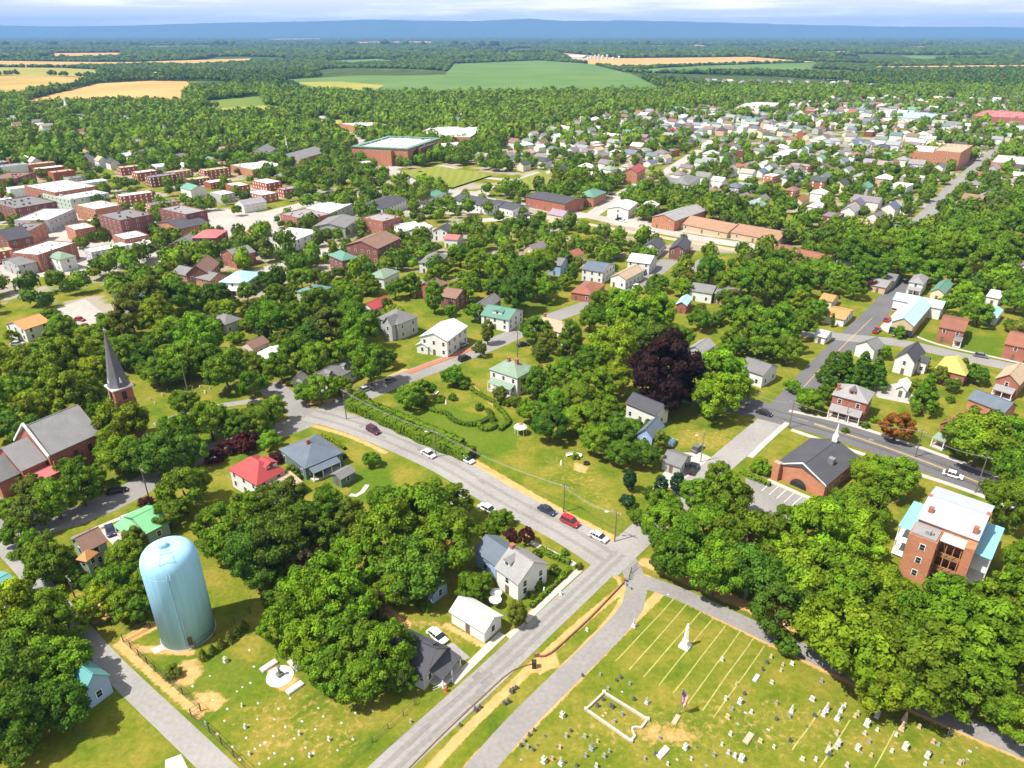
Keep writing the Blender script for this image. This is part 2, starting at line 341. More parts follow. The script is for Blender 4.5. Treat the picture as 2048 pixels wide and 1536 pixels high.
field('wheat_field', [(1095, 103), (1240, 117), (1500, 114), (1632, 124), (1400, 131), (1235, 136), (1150, 124)], *TAN)
field('crop_field', [(1262, 140), (1400, 132), (1640, 125), (1625, 139), (1500, 143), (1300, 146)], *GRN)
field('meadow', [(362, 236), (410, 219), (530, 212), (610, 218), (570, 234), (460, 240)], *YG)
field('meadow', [(380, 216), (415, 203), (525, 192), (530, 212), (450, 217)], (.1, .16, .03), (.16, .2, .05))
field('meadow', [(560, 246), (700, 240), (760, 250), (640, 258)], *YG)
field('meadow', [(-60, 262), (60, 255), (150, 262), (40, 274), (-60, 276)], *YG)
field('crop_field', [(640, 122), (760, 118), (800, 124), (700, 130)], *GRN)
field('crop_field', [(260, 92), (420, 91), (440, 96), (280, 98)], *GRN)
field('crop_field', [(1000, 104), (1090, 105), (1110, 112), (960, 110)], *GRN)
field('crop_field', [(1800, 112), (1990, 110), (2010, 117), (1830, 119)], *GRN)
field('meadow', [(590, 166), (680, 164), (770, 172), (745, 184), (650, 180)], *YG)
field('school_lawn', [(805, 345), (880, 335), (985, 352), (905, 378), (850, 372)], (.15, .19, .035), (.22, .22, .05), .1)
field('school_lawn', [(985, 378), (1090, 345), (1100, 360), (1090, 382), (1000, 385)], (.15, .19, .035), (.22, .22, .05), .1)
for q in ([(1280, 91), (1400, 90), (1420, 94), (1300, 95)], [(1790, 94), (1850, 93), (1860, 98), (1800, 99)], [(1040, 92), (1100, 91), (1090, 94)], [(330, 79), (380, 79), (375, 82)],
          [(520, 78), (640, 77), (650, 80), (540, 81)], [(100, 107), (240, 106), (250, 111), (110, 113)], [(-20, 99), (130, 99), (140, 103), (-20, 104)], [(860, 94), (1000, 93), (1010, 97), (880, 98)], [(1500, 104), (1690, 103), (1700, 108), (1520, 109)], [(1740, 134), (2060, 131), (2060, 138), (1760, 140)], [(700, 84), (860, 83), (870, 87), (720, 88)], [(1340, 94), (1420, 93), (1430, 97)]):
    field('wheat_field', q, *TAN)

# ------------------------------------------------------------------ ground
def inpoly(P, X, Y):
    c = np.zeros(X.shape, bool); j = len(P) - 1
    for i in range(len(P)):
        xi, yi = P[i]; xj, yj = P[j]
        with np.errstate(divide='ignore', invalid='ignore'):
            c ^= ((yi > Y) != (yj > Y)) & (X < (xj - xi) * (Y - yi) / (yj - yi + 1e-12) + xi)
        j = i
    return c
def pdist(P, X, Y):
    d = np.full(X.shape, 1e9, np.float32)
    for a, b in zip(P, P[1:]):
        v = b - a; L2 = (v ** 2).sum() + 1e-9; t = np.clip(((X - a[0]) * v[0] + (Y - a[1]) * v[1]) / L2, 0, 1)
        np.minimum(d, np.hypot(X - a[0] - t * v[0], Y - a[1] - t * v[1]), out=d)
    return d
def geo(a, b, s, k):
    o = [a]; st = s
    while o[-1] < b: o.append(o[-1] + st); st *= k
    return o
xs = np.array(sorted(set([-v for v in geo(125, 90000, 1, 1.12)] + list(np.arange(-124.5, 124.6, .7)) + geo(125, 90000, 1, 1.12))), np.float32)
ys = np.array(sorted(set(list(geo(225, 90000, 2.5, 1.03)) + list(np.arange(30, 224.5, .7)))), np.float32)
ys = np.concatenate([[-3000, -200, 0], ys[ys < 24900], [25000]]).astype(np.float32)
X, Y = np.meshgrid(xs, ys)
dry = np.zeros(X.shape, np.float32); pave = np.zeros(X.shape, np.float32); lush = np.zeros(X.shape, np.float32)
near = (Y < 420) & (np.abs(X) < 330) & (Y > 0)
def poly_px(pts, z=0): return np.array([tuple(G(*p)[:2]) for p in pts])
Xn, Yn = X[near], Y[near]; dn = np.zeros(Xn.shape, np.float32)
def verge(pts, wd, amt):
    global dn
    P = np.array([tuple(p[:2]) for p in dense([G(*q) for q in pts])]); d = pdist(P, Xn, Yn); dn = np.maximum(dn, amt * np.clip(1.3 - d / wd, 0, 1))
def patch(pts, amt, soft=1.2):
    global dn
    P = poly_px(pts); ins = inpoly(P, Xn, Yn); d = pdist(np.vstack([P, P[:1]]), Xn, Yn); dn = np.maximum(dn, amt * np.clip(np.where(ins, .6 + d / soft, .6 - d / soft), 0, 1))
for q, wd, a in (([(1290, 1155), (1450, 1240), (1600, 1312), (1760, 1390), (1900, 1450), (2048, 1512)], 1.1, 1), ([(1325, 1182), (1250, 1255), (1110, 1400), (975, 1536)], 1.0, 1),
    ([(1230, 1150), (1275, 1165), (1230, 1230), (1060, 1400), (930, 1536)], .5, .9), ([(1262, 1165), (1200, 1212), (1110, 1292), (1050, 1345), (880, 1512), (850, 1550)], .9, 1), ([(1290, 1125), (1400, 1170), (1500, 1215), (1600, 1260)], 1.6, .85),
    ([(1240, 1085), (1150, 1040), (1050, 985), (950, 925), (850, 872), (700, 832)], 1.4, .9), ([(1150, 1145), (1050, 1240)], .9, .8), ([(235, 1290), (290, 1330), (345, 1395), (400, 1430)], .8, .75), ([(250, 1280), (330, 1240)], 1.3, .9),
    ([(150, 1248), (240, 1345)], .8, .6), ([(560, 800), (640, 812), (700, 790), (810, 740)], 1.2, .8), ([(430, 1536), (300, 1395)], .6, .4), ([(620, 850), (700, 870), (770, 905)], .9, .7), ([(1580, 825), (1850, 905), (2010, 965)], 1, .55),
    ([(930, 760), (960, 790), (990, 810)], .9, .9), ([(760, 1210), (790, 1240), (810, 1250)], 1.2, .9), ([(893, 1250), (975, 1297)], .7, .7), ([(250, 1295), (300, 1300), (380, 1305)], 1.0, .7)):
    verge(q, wd, a)
patch([(365, 1320), (395, 1315), (408, 1340), (385, 1370), (350, 1375), (340, 1350)], .5); patch([(385, 1385), (430, 1380), (455, 1400), (430, 1425), (395, 1420)], .5)
patch([(1075, 1325), (1110, 1310), (1115, 1330), (1080, 1345), (1060, 1335)], .95); patch([(530, 1335), (580, 1330), (600, 1370), (560, 1385)], .55)
patch([(260, 800), (440, 770), (540, 790), (520, 815), (300, 830), (250, 820)], .12, 3); patch([(1290, 700), (1300, 690), (1310, 710)], .5); patch([(1355, 850), (1500, 870), (1440, 910), (1360, 890)], .22, 2)
patch([(1540, 1130), (1600, 1180), (1640, 1260), (1560, 1240)], .6, 4); patch([(0, 1140), (60, 1150), (50, 1200), (0, 1190)], .2); patch([(150, 1190), (230, 1180), (250, 1230), (190, 1250)], .45, 3)
patch([(1150, 1400), (1500, 1360), (1900, 1450), (2048, 1536), (1030, 1536)], .22, 14); patch([(470, 1400), (600, 1370), (800, 1400), (700, 1536), (450, 1536)], .22, 8); patch([(1285, 1440), (1400, 1465), (1380, 1490), (1290, 1480)], .5, 5)
patch([(880, 1240), (930, 1290), (840, 1260), (790, 1235)], .3, 2); patch([(1080, 900), (1200, 930), (1240, 1020), (1180, 1020), (1080, 960)], .2, 6)
patch([(1150, 925), (1175, 935), (1170, 945), (1150, 940)], .8); patch([(540, 790), (600, 812), (640, 815), (600, 800)], .35)
dry[near] = dn
ln = np.zeros(Xn.shape, np.float32)
for q, a in (([(1050, 980), (1240, 1030), (1270, 1075), (1200, 1080), (1060, 1010)], .5), ([(700, 830), (850, 800), (1040, 850), (1030, 900), (930, 910)], .8), ([(1840, 640), (1880, 690), (1830, 690)], .6), ([(1920, 650), (2010, 690), (2000, 720), (1900, 700)], .9),
    ([(770, 1240), (1000, 1300), (940, 1340), (900, 1300)], .3), ([(800, 600), (1000, 680), (1130, 600)], .6), ([(1180, 950), (1000, 1330), (800, 1400)], 0), ([(290, 1330), (420, 1450), (560, 1340), (430, 1300)], .6), ([(700, 950), (770, 920), (800, 1000), (700, 1010)], .9)):
    ln[inpoly(poly_px(q), Xn, Yn)] = a
lush[near] = ln
tn = poly_px([(-200, 640), (-200, 330), (500, 330), (640, 240), (1000, 240), (1500, 205), (2300, 195), (2300, 420), (1800, 480), (1500, 500), (900, 560), (500, 640)])
far = (Y >= 225) & (Y < 2200); pv = inpoly(tn, X[far], Y[far]).astype(np.float32); pave[far] = pv
gm = npmesh('ground', np.stack([X.ravel(), Y.ravel(), np.zeros(X.size)], 1), (lambda I: np.stack([I[:-1, :-1].ravel(), I[:-1, 1:].ravel(), I[1:, 1:].ravel(), I[1:, :-1].ravel()], 1))(np.arange(X.size).reshape(X.shape)), None,
            np.stack([dry.ravel(), pave.ravel(), lush.ravel()], 1))
m, t, b = newmat('grass_ground'); n = t.nodes.new; l = t.links.new; b.inputs['Roughness'].default_value = 1; b.inputs['Specular IOR Level'].default_value = 0.03
g = n('ShaderNodeNewGeometry').outputs['Position']
def noise(sc, det=4, ro=.55):
    a = n('ShaderNodeTexNoise'); a.inputs['Scale'].default_value = sc; a.inputs['Detail'].default_value = det; a.inputs['Roughness'].default_value = ro; l(g, a.inputs[0]); return a.outputs[0]
def ramp(src, stops):
    r_ = n('ShaderNodeValToRGB'); e = r_.color_ramp.elements
    for i, (p, c) in enumerate(stops):
        el = e[i] if i < 2 else e.new(p); el.position = p; el.color = (*c, 1)
    l(src, r_.inputs[0]); return r_.outputs[0]
def mix(f_, a, c_, bt='MIX'):
    x = n('ShaderNodeMixRGB'); x.blend_type = bt
    for i, s in enumerate((f_, a, c_)):
        if isinstance(s, (int, float)): x.inputs[i].default_value = s
        elif isinstance(s, tuple): x.inputs[i].default_value = (*s, 1)
        else: l(s, x.inputs[i])
    return x.outputs[0]
at = n('ShaderNodeAttribute'); at.attribute_name = 'Col'; sx = n('ShaderNodeSeparateXYZ'); l(at.outputs['Vector'], sx.inputs[0])
base = ramp(noise(.11, 6, .62), [(.32, (.078, .13, .010)), (.63, (.225, .195, .032)), (.46, (.135, .163, .015))])
fine = ramp(noise(1.1, 5, .75), [(.3, (.6, .68, .6)), (.7, (1.3, 1.22, 1.3))])
base = mix(.8, base, fine, 'MULTIPLY')
lushc = mix(.8, (.085, .145, .012), fine, 'MULTIPLY'); base = mix(sx.outputs[2], base, lushc)
far_c = ramp(noise(.012, 8, .6), [(.35, (.035, .065, .015)), (.6, (.07, .1, .025)), (.72, (.26, .2, .08))])
cd = n('ShaderNodeVectorMath'); cd.operation = 'LENGTH'; l(g, cd.inputs[0]); mr = n('ShaderNodeMapRange'); mr.inputs[1].default_value = 600; mr.inputs[2].default_value = 1400; l(cd.outputs['Value'], mr.inputs[0])
base = mix(mr.outputs[0], base, far_c)
dn_ = n('ShaderNodeMath'); dn_.operation = 'ADD'; l(noise(.9, 5, .7), dn_.inputs[0]); l(sx.outputs[0], dn_.inputs[1])
dm = n('ShaderNodeMapRange'); dm.inputs[1].default_value = .72; dm.inputs[2].default_value = 1.0; l(dn_.outputs[0], dm.inputs[0])
dirtc = ramp(noise(.5, 6, .7), [(.3, (.42, .24, .08)), (.7, (.58, .36, .16))])
base = mix(dm.outputs[0], base, dirtc)
pn = n('ShaderNodeMath'); pn.operation = 'MULTIPLY'; l(ramp(noise(.035, 5, .6), [(.5, (0, 0, 0)), (.56, (1, 1, 1))]), pn.inputs[0]); l(sx.outputs[1], pn.inputs[1])
base = mix(pn.outputs[0], base, (.3, .26, .2))
l(base, b.inputs['Base Color']); bp = n('ShaderNodeBump'); bp.inputs['Strength'].default_value = .5; bp.inputs['Distance'].default_value = .25; l(noise(2.2, 5, .8), bp.inputs['Height']); l(bp.outputs[0], b.inputs['Normal'])
gm.materials.append(m); struct('ground', gm)

# rows of bare strips between the graves in the cemetery
ROWM = M('pave_dry_row', (.34, .31, .1), .95, .4, .8)
for a, c_ in (((1350, 1196), (1232, 1322)), ((1377, 1206), (1258, 1338)), ((1404, 1220), (1286, 1355)), ((1426, 1235), (1317, 1372)), ((1452, 1250), (1346, 1388)), ((1482, 1262), (1376, 1406)), ((1508, 1276), (1404, 1420)), ((1530, 1292), (1426, 1436)),
              ((1197, 1322), (1165, 1352)), ((1640, 1420), (1585, 1500)), ((1700, 1440), (1640, 1536)), ((1790, 1460), (1750, 1536))):
    rr2 = random.Random(a[0]); pts = [(a[0] + (c_[0]-a[0]) * k / 10 + rr2.uniform(-1.3, 1.3), a[1] + (c_[1]-a[1]) * k / 10 + rr2.uniform(-1.3, 1.3)) for k in range(11)]
    strip('grave_row_strip', pts, .2, .006, ROWM, reg=False)

# ------------------------------------------------------------------ distant ridge
prof = [(-900, 50), (-300, 44), (0, 47), (70, 50), (200, 53), (350, 51), (480, 46), (600, 44), (700, 42), (770, 39), (850, 41), (960, 42), (1060, 37), (1110, 42), (1240, 41), (1400, 45), (1560, 50), (1700, 53), (1900, 54), (2048, 56), (2400, 50), (3000, 52)]
D = 22000.0; V = []; Fc = []; r5 = random.Random(8); xsr = np.linspace(-900, 3000, 260)
for i, x_ in enumerate(xsr):
    yy = np.interp(x_, [p[0] for p in prof], [p[1] for p in prof]); hz = (HY - yy) / F * D / 1.244 + H + r5.uniform(-6, 6); X_ = (x_ - 1024) / F * D
    for (dy, s) in ((-2600, -.02), (-1700, .2), (-1000, .6), (-400, .9), (0, 1), (900, .8), (2600, 0)):
        k = r5.uniform(.9, 1.08) if 0 < s < 1 else 1
        V.append((X_, D + dy + (r5.uniform(-120, 120) if s < 1 else 0), hz * s * k - (2 if s <= 0 else 0)))
for i in range(len(xsr) - 1):
    for j in range(6): Fc.append((i*7+j, (i+1)*7+j, (i+1)*7+j+1, i*7+j+1))
struct('hills', mesh('hills', V, Fc, [M('hill_forest', (.05, .085, .03), 1, .3, .002, fine=.01, spec=0)], smooth=True))

# ------------------------------------------------------------------ trees
def ico(sub=1):
    bm = bmesh.new(); bmesh.ops.create_icosphere(bm, subdivisions=sub, radius=1); V = np.array([tuple(v.co) for v in bm.verts]); Fq = np.array([[v.index for v in f.verts] for f in bm.faces]); bm.free(); return V, Fq
I1 = ico(1); I2 = ico(2)
def cards(rng, C, Rd, per, size, up=.25, flat=.45):
    """leaf cards on the outside of each clump: C (n,3) centres, Rd (n,) radii"""
    n = len(C) * per; ci = np.repeat(np.arange(len(C)), per)
    d = rng.normal(size=(n, 3)); d[:, 2] = d[:, 2] + up; d /= np.linalg.norm(d, axis=1)[:, None]
    out = C[ci] / (np.linalg.norm(C[ci], axis=1)[:, None] + 1e-6); d = d + out * .55; d /= np.linalg.norm(d, axis=1)[:, None]
    P = C[ci] + d * (Rd[ci] * rng.uniform(.72, 1.08, n))[:, None] * np.array([1, 1, .8])
    nn = d + rng.normal(size=(n, 3)) * flat; nn /= np.linalg.norm(nn, axis=1)[:, None]
    a = np.cross(nn, rng.normal(size=(n, 3))); a /= np.linalg.norm(a, axis=1)[:, None]; b = np.cross(nn, a)
    s = (size * rng.uniform(.6, 1.35, n))[:, None]; s2 = s * rng.uniform(.45, .8, n)[:, None]
    V = np.stack([P + a*s, P + b*s2 + nn*s*.15, P - a*s, P - b*s2 + nn*s*.1], 1).reshape(-1, 3)
    return V, np.arange(n * 4).reshape(-1, 4), ci
def crown(name, seed, ncl, per, size, shape='round', core=.74, cr=(.2, .33)):
    rng = np.random.default_rng(seed); C = []
    while len(C) < ncl:
        p = rng.normal(size=3); p /= np.linalg.norm(p); k = rng.uniform(.4, 1) ** .4
        if shape == 'round':
            if p[2] < -.62: continue
            p = p * k * np.array([.84, .84, .76 if p[2] > 0 else .5])
            p[:2] *= 1 + .17 * math.sin(3 * math.atan2(p[1], p[0]) + seed) + .1 * math.sin(5 * math.atan2(p[1], p[0]) + 2 * seed); p[2] *= 1 + .2 * math.sin(4 * p[0] + seed)
        elif shape == 'tall':
            p = p * k * np.array([.62, .62, 1.15])
        elif shape == 'cone':
            z = rng.uniform(-1, 1.25); r_ = (1.35 - z) * .36 * rng.uniform(.75, 1.05); a = rng.uniform(0, 6.283); p = np.array([r_ * math.cos(a), r_ * math.sin(a), z])
        elif shape == 'column':
            z = rng.uniform(-1.3, 1.5); r_ = .3 * (1 - max(0, z) ** 2 / 3); a = rng.uniform(0, 6.283); p = np.array([r_ * math.cos(a), r_ * math.sin(a), z])
        elif shape == 'spread':
            p = p * k * np.array([.95, .95, .42 if p[2] > 0 else .25])
        C.append(p)
    C = np.array(C); Rd = rng.uniform(*cr, ncl)
    if shape == 'cone': Rd *= np.clip(.95 - .35 * C[:, 2], .35, 1.1)
    V, Fq, ci = cards(rng, C, Rd, per, size)
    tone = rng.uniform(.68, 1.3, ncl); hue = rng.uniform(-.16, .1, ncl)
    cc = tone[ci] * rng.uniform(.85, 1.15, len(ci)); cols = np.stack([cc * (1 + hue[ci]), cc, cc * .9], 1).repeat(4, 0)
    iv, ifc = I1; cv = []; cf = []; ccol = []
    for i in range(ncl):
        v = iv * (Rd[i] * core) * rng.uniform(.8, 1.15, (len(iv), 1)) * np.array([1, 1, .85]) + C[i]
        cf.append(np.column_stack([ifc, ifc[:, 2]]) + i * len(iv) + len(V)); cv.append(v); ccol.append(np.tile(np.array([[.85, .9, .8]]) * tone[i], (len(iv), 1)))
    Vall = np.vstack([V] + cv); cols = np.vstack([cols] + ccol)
    me = bpy.data.meshes.new(name)
    # quads for cards, triangles for cores
    tri = np.vstack(cf)[:, :3]; nq, ntr = len(Fq), len(tri)
    me.vertices.add(len(Vall)); me.vertices.foreach_set('co', Vall.astype(np.float32).ravel())
    me.loops.add(nq*4 + ntr*3); me.loops.foreach_set('vertex_index', np.concatenate([Fq.ravel(), tri.ravel()]).astype(np.int32))
    me.polygons.add(nq + ntr); me.polygons.foreach_set('loop_start', np.concatenate([np.arange(nq)*4, nq*4 + np.arange(ntr)*3]).astype(np.int32))
    me.update(calc_edges=True); me.materials.append(LEAF)
    a = me.color_attributes.new('Col', 'FLOAT_COLOR', 'POINT'); c = np.ones((len(Vall), 4), np.float32); c[:, :3] = cols; a.data.foreach_set('color', c.ravel())
    return me
def trunk(seed, h, limbs=5):
    rng = random.Random(seed); m_ = MB(); m_.tube([(0, 0, 0), (.02, 0, h*.3), (.03, .02, h*.75), (0, .03, h)], [.075, .055, .045, .02], 8)
    for k in range(limbs):
        a = rng.uniform(0, 6.28); z = h * rng.uniform(.4, .7); e = rng.uniform(.3, .6)
        m_.tube([(0, 0, z), (e*.5*math.cos(a), e*.5*math.sin(a), z + .18), (e*math.cos(a), e*math.sin(a), z + .45)], [.035, .025, .01], 5)
    return m_.mesh('trunk', BARK)
# unit trees: crown radius 1, crown centre at height ch
PROTO = {}
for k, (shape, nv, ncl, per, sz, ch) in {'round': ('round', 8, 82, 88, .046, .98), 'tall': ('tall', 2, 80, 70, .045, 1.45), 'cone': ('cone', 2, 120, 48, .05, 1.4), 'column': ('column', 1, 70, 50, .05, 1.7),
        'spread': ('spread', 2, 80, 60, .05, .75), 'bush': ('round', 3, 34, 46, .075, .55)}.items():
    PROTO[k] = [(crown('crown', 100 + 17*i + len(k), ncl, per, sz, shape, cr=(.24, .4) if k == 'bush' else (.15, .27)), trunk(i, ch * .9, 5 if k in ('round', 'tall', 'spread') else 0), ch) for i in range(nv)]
COLS = {'g': ('mid green', (.125, .208, .010)), 'd': ('dark green', (.085, .155, .012)), 'y': ('yellow green', (.19, .255, .010)), 'b': ('bright green', (.148, .255, .010)), 'o': ('olive green', (.145, .17, .018)),
        'p': ('dark purple', (.026, .011, .011)), 'r': ('dark red', (.085, .022, .022)), 'a': ('orange leaved', (.3, .13, .02)), 'v': ('vivid lime green', (.14, .25, .015)), 'l': ('blue green', (.03, .075, .03)), 'n': ('brownish green', (.1, .085, .03))}
KIND = {'round': 'broad leafed tree', 'tall': 'tall leafy tree', 'cone': 'conifer', 'column': 'narrow columnar tree', 'spread': 'low spreading tree', 'bush': 'rounded bush'}
NAME = {'round': 'leafy_tree', 'tall': 'tall_tree', 'cone': 'conifer', 'column': 'columnar_tree', 'spread': 'spreading_tree', 'bush': 'bush'}
rt = random.Random(77); NTREE = 0; TPOS = []
GR = {'round': 'leafy trees of the town', 'tall': 'tall trees of the town', 'cone': 'conifers of the town', 'column': 'columnar trees', 'spread': 'spreading trees', 'bush': 'bushes of the gardens'}
def tree(cx, cy, rpx, c='g', k='round', sz=None):
    global NTREE
    me, tk, ch = rt.choice(PROTO[k]); rpx *= 1.12 if rpx > 20 else 1.0; r_ = rpx * 200 / F
    for _ in range(4):
        p = G(cx, cy, r_ * ch); r_ = rpx * depth(p) / F
    me_sc = r_; q = Vector((p.x, p.y, 0)); cname, col = COLS[c]; j = rt.uniform(.78, 1.25); j2 = rt.uniform(-.16, .1)
    e = ob(NAME[k], None, None, q, rt.uniform(0, 6.28), scale=(me_sc, me_sc * rt.uniform(.92, 1.06), me_sc * rt.uniform(.88, 1.15)))
    o = ob('crown', me, e, (0, 0, ch), 0, (col[0] * j * (1 + j2), col[1] * j, col[2] * j)); ob('trunk', tk, e)
    if r_ > 5.5: sw = 'large '
    elif r_ < 2.6 and k not in ('bush',): sw = 'small '
    else: sw = ''
    later(e, sw + cname + ' ' + KIND[k], 'bush' if k == 'bush' else 'tree', GR[k], *PX(q)); TPOS.append((q.x, q.y, r_)); NTREE += 1; return e
T = []
def trees(s):
    for it in s.split():
        a = it.split(','); T.append((float(a[0]), float(a[1]), float(a[2]), a[3] if len(a) > 3 else 'g', a[4] if len(a) > 4 else 'round'))
K = {'R': 'round', 'T': 'tall', 'C': 'cone', 'L': 'column', 'S': 'spread', 'B': 'bush'}
trees('''1700,1275,92,y 1770,1345,70,y 1835,1320,88,g 1945,1280,92,b 1880,1235,70,b 2030,1210,66,b 2035,1350,70,g 1955,1385,62,g 2050,1450,50,g 1770,1185,58,y 1690,1165,66,b 1610,1150,66,g
1560,1215,56,d 1500,1150,56,d 1430,1140,58,g 1505,1080,60,g 1360,1105,56,g 1330,1050,44,g 1330,1130,26,d 1415,1050,52,g 1460,1000,42,g 1437,962,34,g,T 1560,1110,52,y 1640,1065,58,b 1705,1075,56,b 1725,1010,50,g
1660,1025,34,g 1790,945,46,g 1740,945,36,g 1640,1230,48,d 2045,1120,36,b 2020,1010,48,g 2040,950,50,g 1965,880,58,g 1925,868,36,g 2010,870,46,g 1575,1035,26,g 1522,935,20,g,B 1330,1010,34,g 1390,985,30,g 1575,1290,22,d 2060,1260,60,g
830,1030,72,g 775,1075,62,g 890,1075,66,g 830,1130,66,d 905,1010,36,g 765,1000,32,g 705,1130,52,b 640,1170,56,b 600,1215,54,b 690,1210,60,b 560,1245,40,b 620,1285,54,b 700,1290,62,g 770,1310,56,g 720,1360,46,g 800,1355,32,d 660,1340,44,g
560,1080,62,d 500,1110,50,d 495,1040,46,g 450,1085,46,g 560,1010,44,o 610,1050,42,g 655,1075,38,d 655,1010,40,g 690,1020,32,o 530,1140,38,d 610,1120,34,n 740,1210,34,n 790,1180,34,g 850,1213,13,g,B 945,1172,32,g 968,1160,20,g
1034,1222,25,o,T 1052,1073,19,r 1022,1068,15,r 742,915,20,v 850,1092,30,d 1000,1040,22,g,B 975,1060,18,g,B 1040,1100,12,g,B 1072,1108,10,d,B 1108,1140,13,d,B 1087,1152,12,o,B 1075,1170,11,g,B 1130,1105,9,g,B 1158,1133,8,o,B
60,1280,66,g 25,1350,72,d 110,1330,62,g 120,1410,56,d 50,1430,62,d 20,1230,56,y 90,1225,46,y 130,1265,36,g 30,1490,40,d 150,1375,30,d 190,1205,36,y 215,1160,40,g 250,1115,38,g 245,1205,36,g 275,1215,28,g 290,1165,30,g 265,1075,22,o 345,1345,17,o,B
95,1125,46,g 70,1095,38,g 30,1065,30,g 60,1030,36,o 110,1000,42,g 160,975,40,g 60,975,28,o 20,1015,26,g 140,935,26,g 185,955,26,g 130,1140,26,g 155,1160,18,d 430,1050,40,g 365,975,46,g 340,1025,32,g 310,905,52,d 240,852,48,y 235,905,42,y 215,800,24,y,S
260,930,20,d 355,870,38,g 420,845,38,g 470,850,34,g 520,835,36,g 545,822,26,b 375,905,34,d 455,895,20,r,B 490,888,22,r,B 430,915,18,r,B 365,805,26,g 540,880,22,b 555,915,16,r,B 533,875,13,n,B 582,945,15,o,B 290,1003,14,r,B 540,1200,20,d
70,815,46,y 25,790,46,g 120,790,46,y 165,790,36,g 30,730,46,y 85,735,42,g 130,725,46,y 180,745,34,y 195,700,30,y 60,870,34,g 10,850,38,d 130,660,26,g 100,680,22,g 220,660,30,y 260,640,40,o 245,700,36,g 290,600,38,o 340,590,38,g 310,640,38,y 350,660,36,g
310,740,34,g 360,715,40,g 405,680,42,b 350,740,30,g 415,720,34,g 450,745,38,g 505,770,28,g 470,710,18,g 430,585,28,d 380,600,26,g 425,650,20,d 280,715,26,d 270,580,20,g 190,825,20,g 30,910,18,d
640,778,30,g 680,770,24,g 610,785,22,g 740,735,38,g 700,705,36,g 640,720,38,g 590,705,30,g 560,740,28,g 610,680,38,d 660,650,38,o 700,640,38,g 640,610,34,g 590,630,34,g 540,640,34,b 560,600,26,g 700,600,26,b 765,712,24,g 720,665,36,g 620,650,22,d
525,660,18,d,T 680,575,20,g 690,570,14,g 848,780,22,b 820,790,28,g 720,795,18,g,B 905,750,22,g 925,765,18,g,B 975,665,18,o,T 960,700,16,o 1000,790,16,o 1030,800,14,o 1110,800,36,g 1150,790,42,g 1190,770,38,g 1160,835,38,g 1100,850,34,d 1130,740,32,g
1225,760,36,y 1230,695,46,y 1185,715,34,g 1140,690,30,g,T 1100,685,22,o 1080,705,18,o 1075,770,30,g 1060,825,24,g 1210,820,38,g 1230,860,34,d 1195,880,32,g 1260,855,24,b 1240,905,28,d 1285,905,32,d 1320,880,20,o,T 1300,860,20,d 1260,960,19,l,T 1255,1000,17,l 1272,1030,18,d 1322,968,20,l,T 1300,985,16,d 1355,965,20,l,T
1332,748,64,p 1305,770,40,p 1355,775,38,p 1330,800,34,p 1345,690,28,p 1435,745,48,b 1430,795,46,b 1460,770,42,g 1265,630,46,b 1310,620,40,b 1240,600,32,b 1220,640,30,g 1180,640,22,g 1300,670,36,d 1260,660,30,g 1360,680,24,g 1200,610,24,g
1050,555,38,d 1030,590,34,d 1090,575,28,g 1080,530,32,g 1000,540,32,g 960,520,30,g 920,510,22,g 1130,520,18,d 930,580,22,g 870,560,22,g 900,620,14,g 950,625,20,g 820,570,22,g 790,580,20,b 770,610,16,g 900,590,16,b
1550,660,42,g 1500,650,38,g 1575,700,28,g 1530,690,28,g 1480,620,32,g 1600,650,28,g 1630,620,24,g 1590,600,22,b 1545,570,40,g 1500,560,34,b 1460,560,32,g 1420,540,28,d 1590,560,34,g 1630,545,28,g 1660,580,16,d 1710,575,22,b 1740,570,18,r,B 1690,735,28,d,C 1725,740,28,d,C 1755,740,26,d,C 1660,735,22,d,C 1605,790,16,g 1620,800,24,g 1650,790,20,g 1585,770,16,b
1705,785,12,g,B 1855,785,30,g,C 1880,750,18,o 1905,770,16,d 1955,745,22,d 1925,735,16,g,T 1835,765,14,y,S 1795,850,32,a 1750,840,9,b,B 1765,700,18,b 1800,668,14,b,B 1850,725,9,d 1960,625,26,g 1930,590,22,b 1900,640,16,g 2035,600,26,g 2020,650,14,g 2045,570,20,d
1710,505,38,g 1770,500,38,g 1830,495,36,g 1880,505,34,g 1935,500,36,b 1985,520,36,g 2030,500,34,g 1740,540,28,g 1800,530,30,g 1860,540,28,b 1910,545,26,g 1665,500,24,g 1620,500,20,g 1560,520,22,g 1980,470,30,g 2035,440,36,g 1930,460,22,g 1650,530,18,b
1665,640,9,d,L 1680,710,10,o,B 1690,860,8,g,B 1430,640,14,g 1460,680,20,g 1400,640,22,g 1450,700,18,b''')
for cx, cy, r_, c, k in T: tree(cx, cy, r_, c, K.get(k, k))
# little clipped cones beside the tower fence and small shrubs
for cx, cy in ((405, 1309), (424, 1297), (441, 1285), (458, 1274), (472, 1262), (488, 1250)): tree(cx, cy, 10, 'o', 'cone')
for cx, cy in ((1150, 912), (1013, 806), (985, 838), (905, 795), (880, 800), (958, 815), (640, 950), (1125, 1150), (1062, 1190), (595, 955), (1015, 1060), (1240, 905), (770, 1240), (1900, 800), (1730, 850), (1640, 945), (1560, 950)):
    tree(cx, cy, 9, 'g', 'bush')
print('near trees', NTREE)
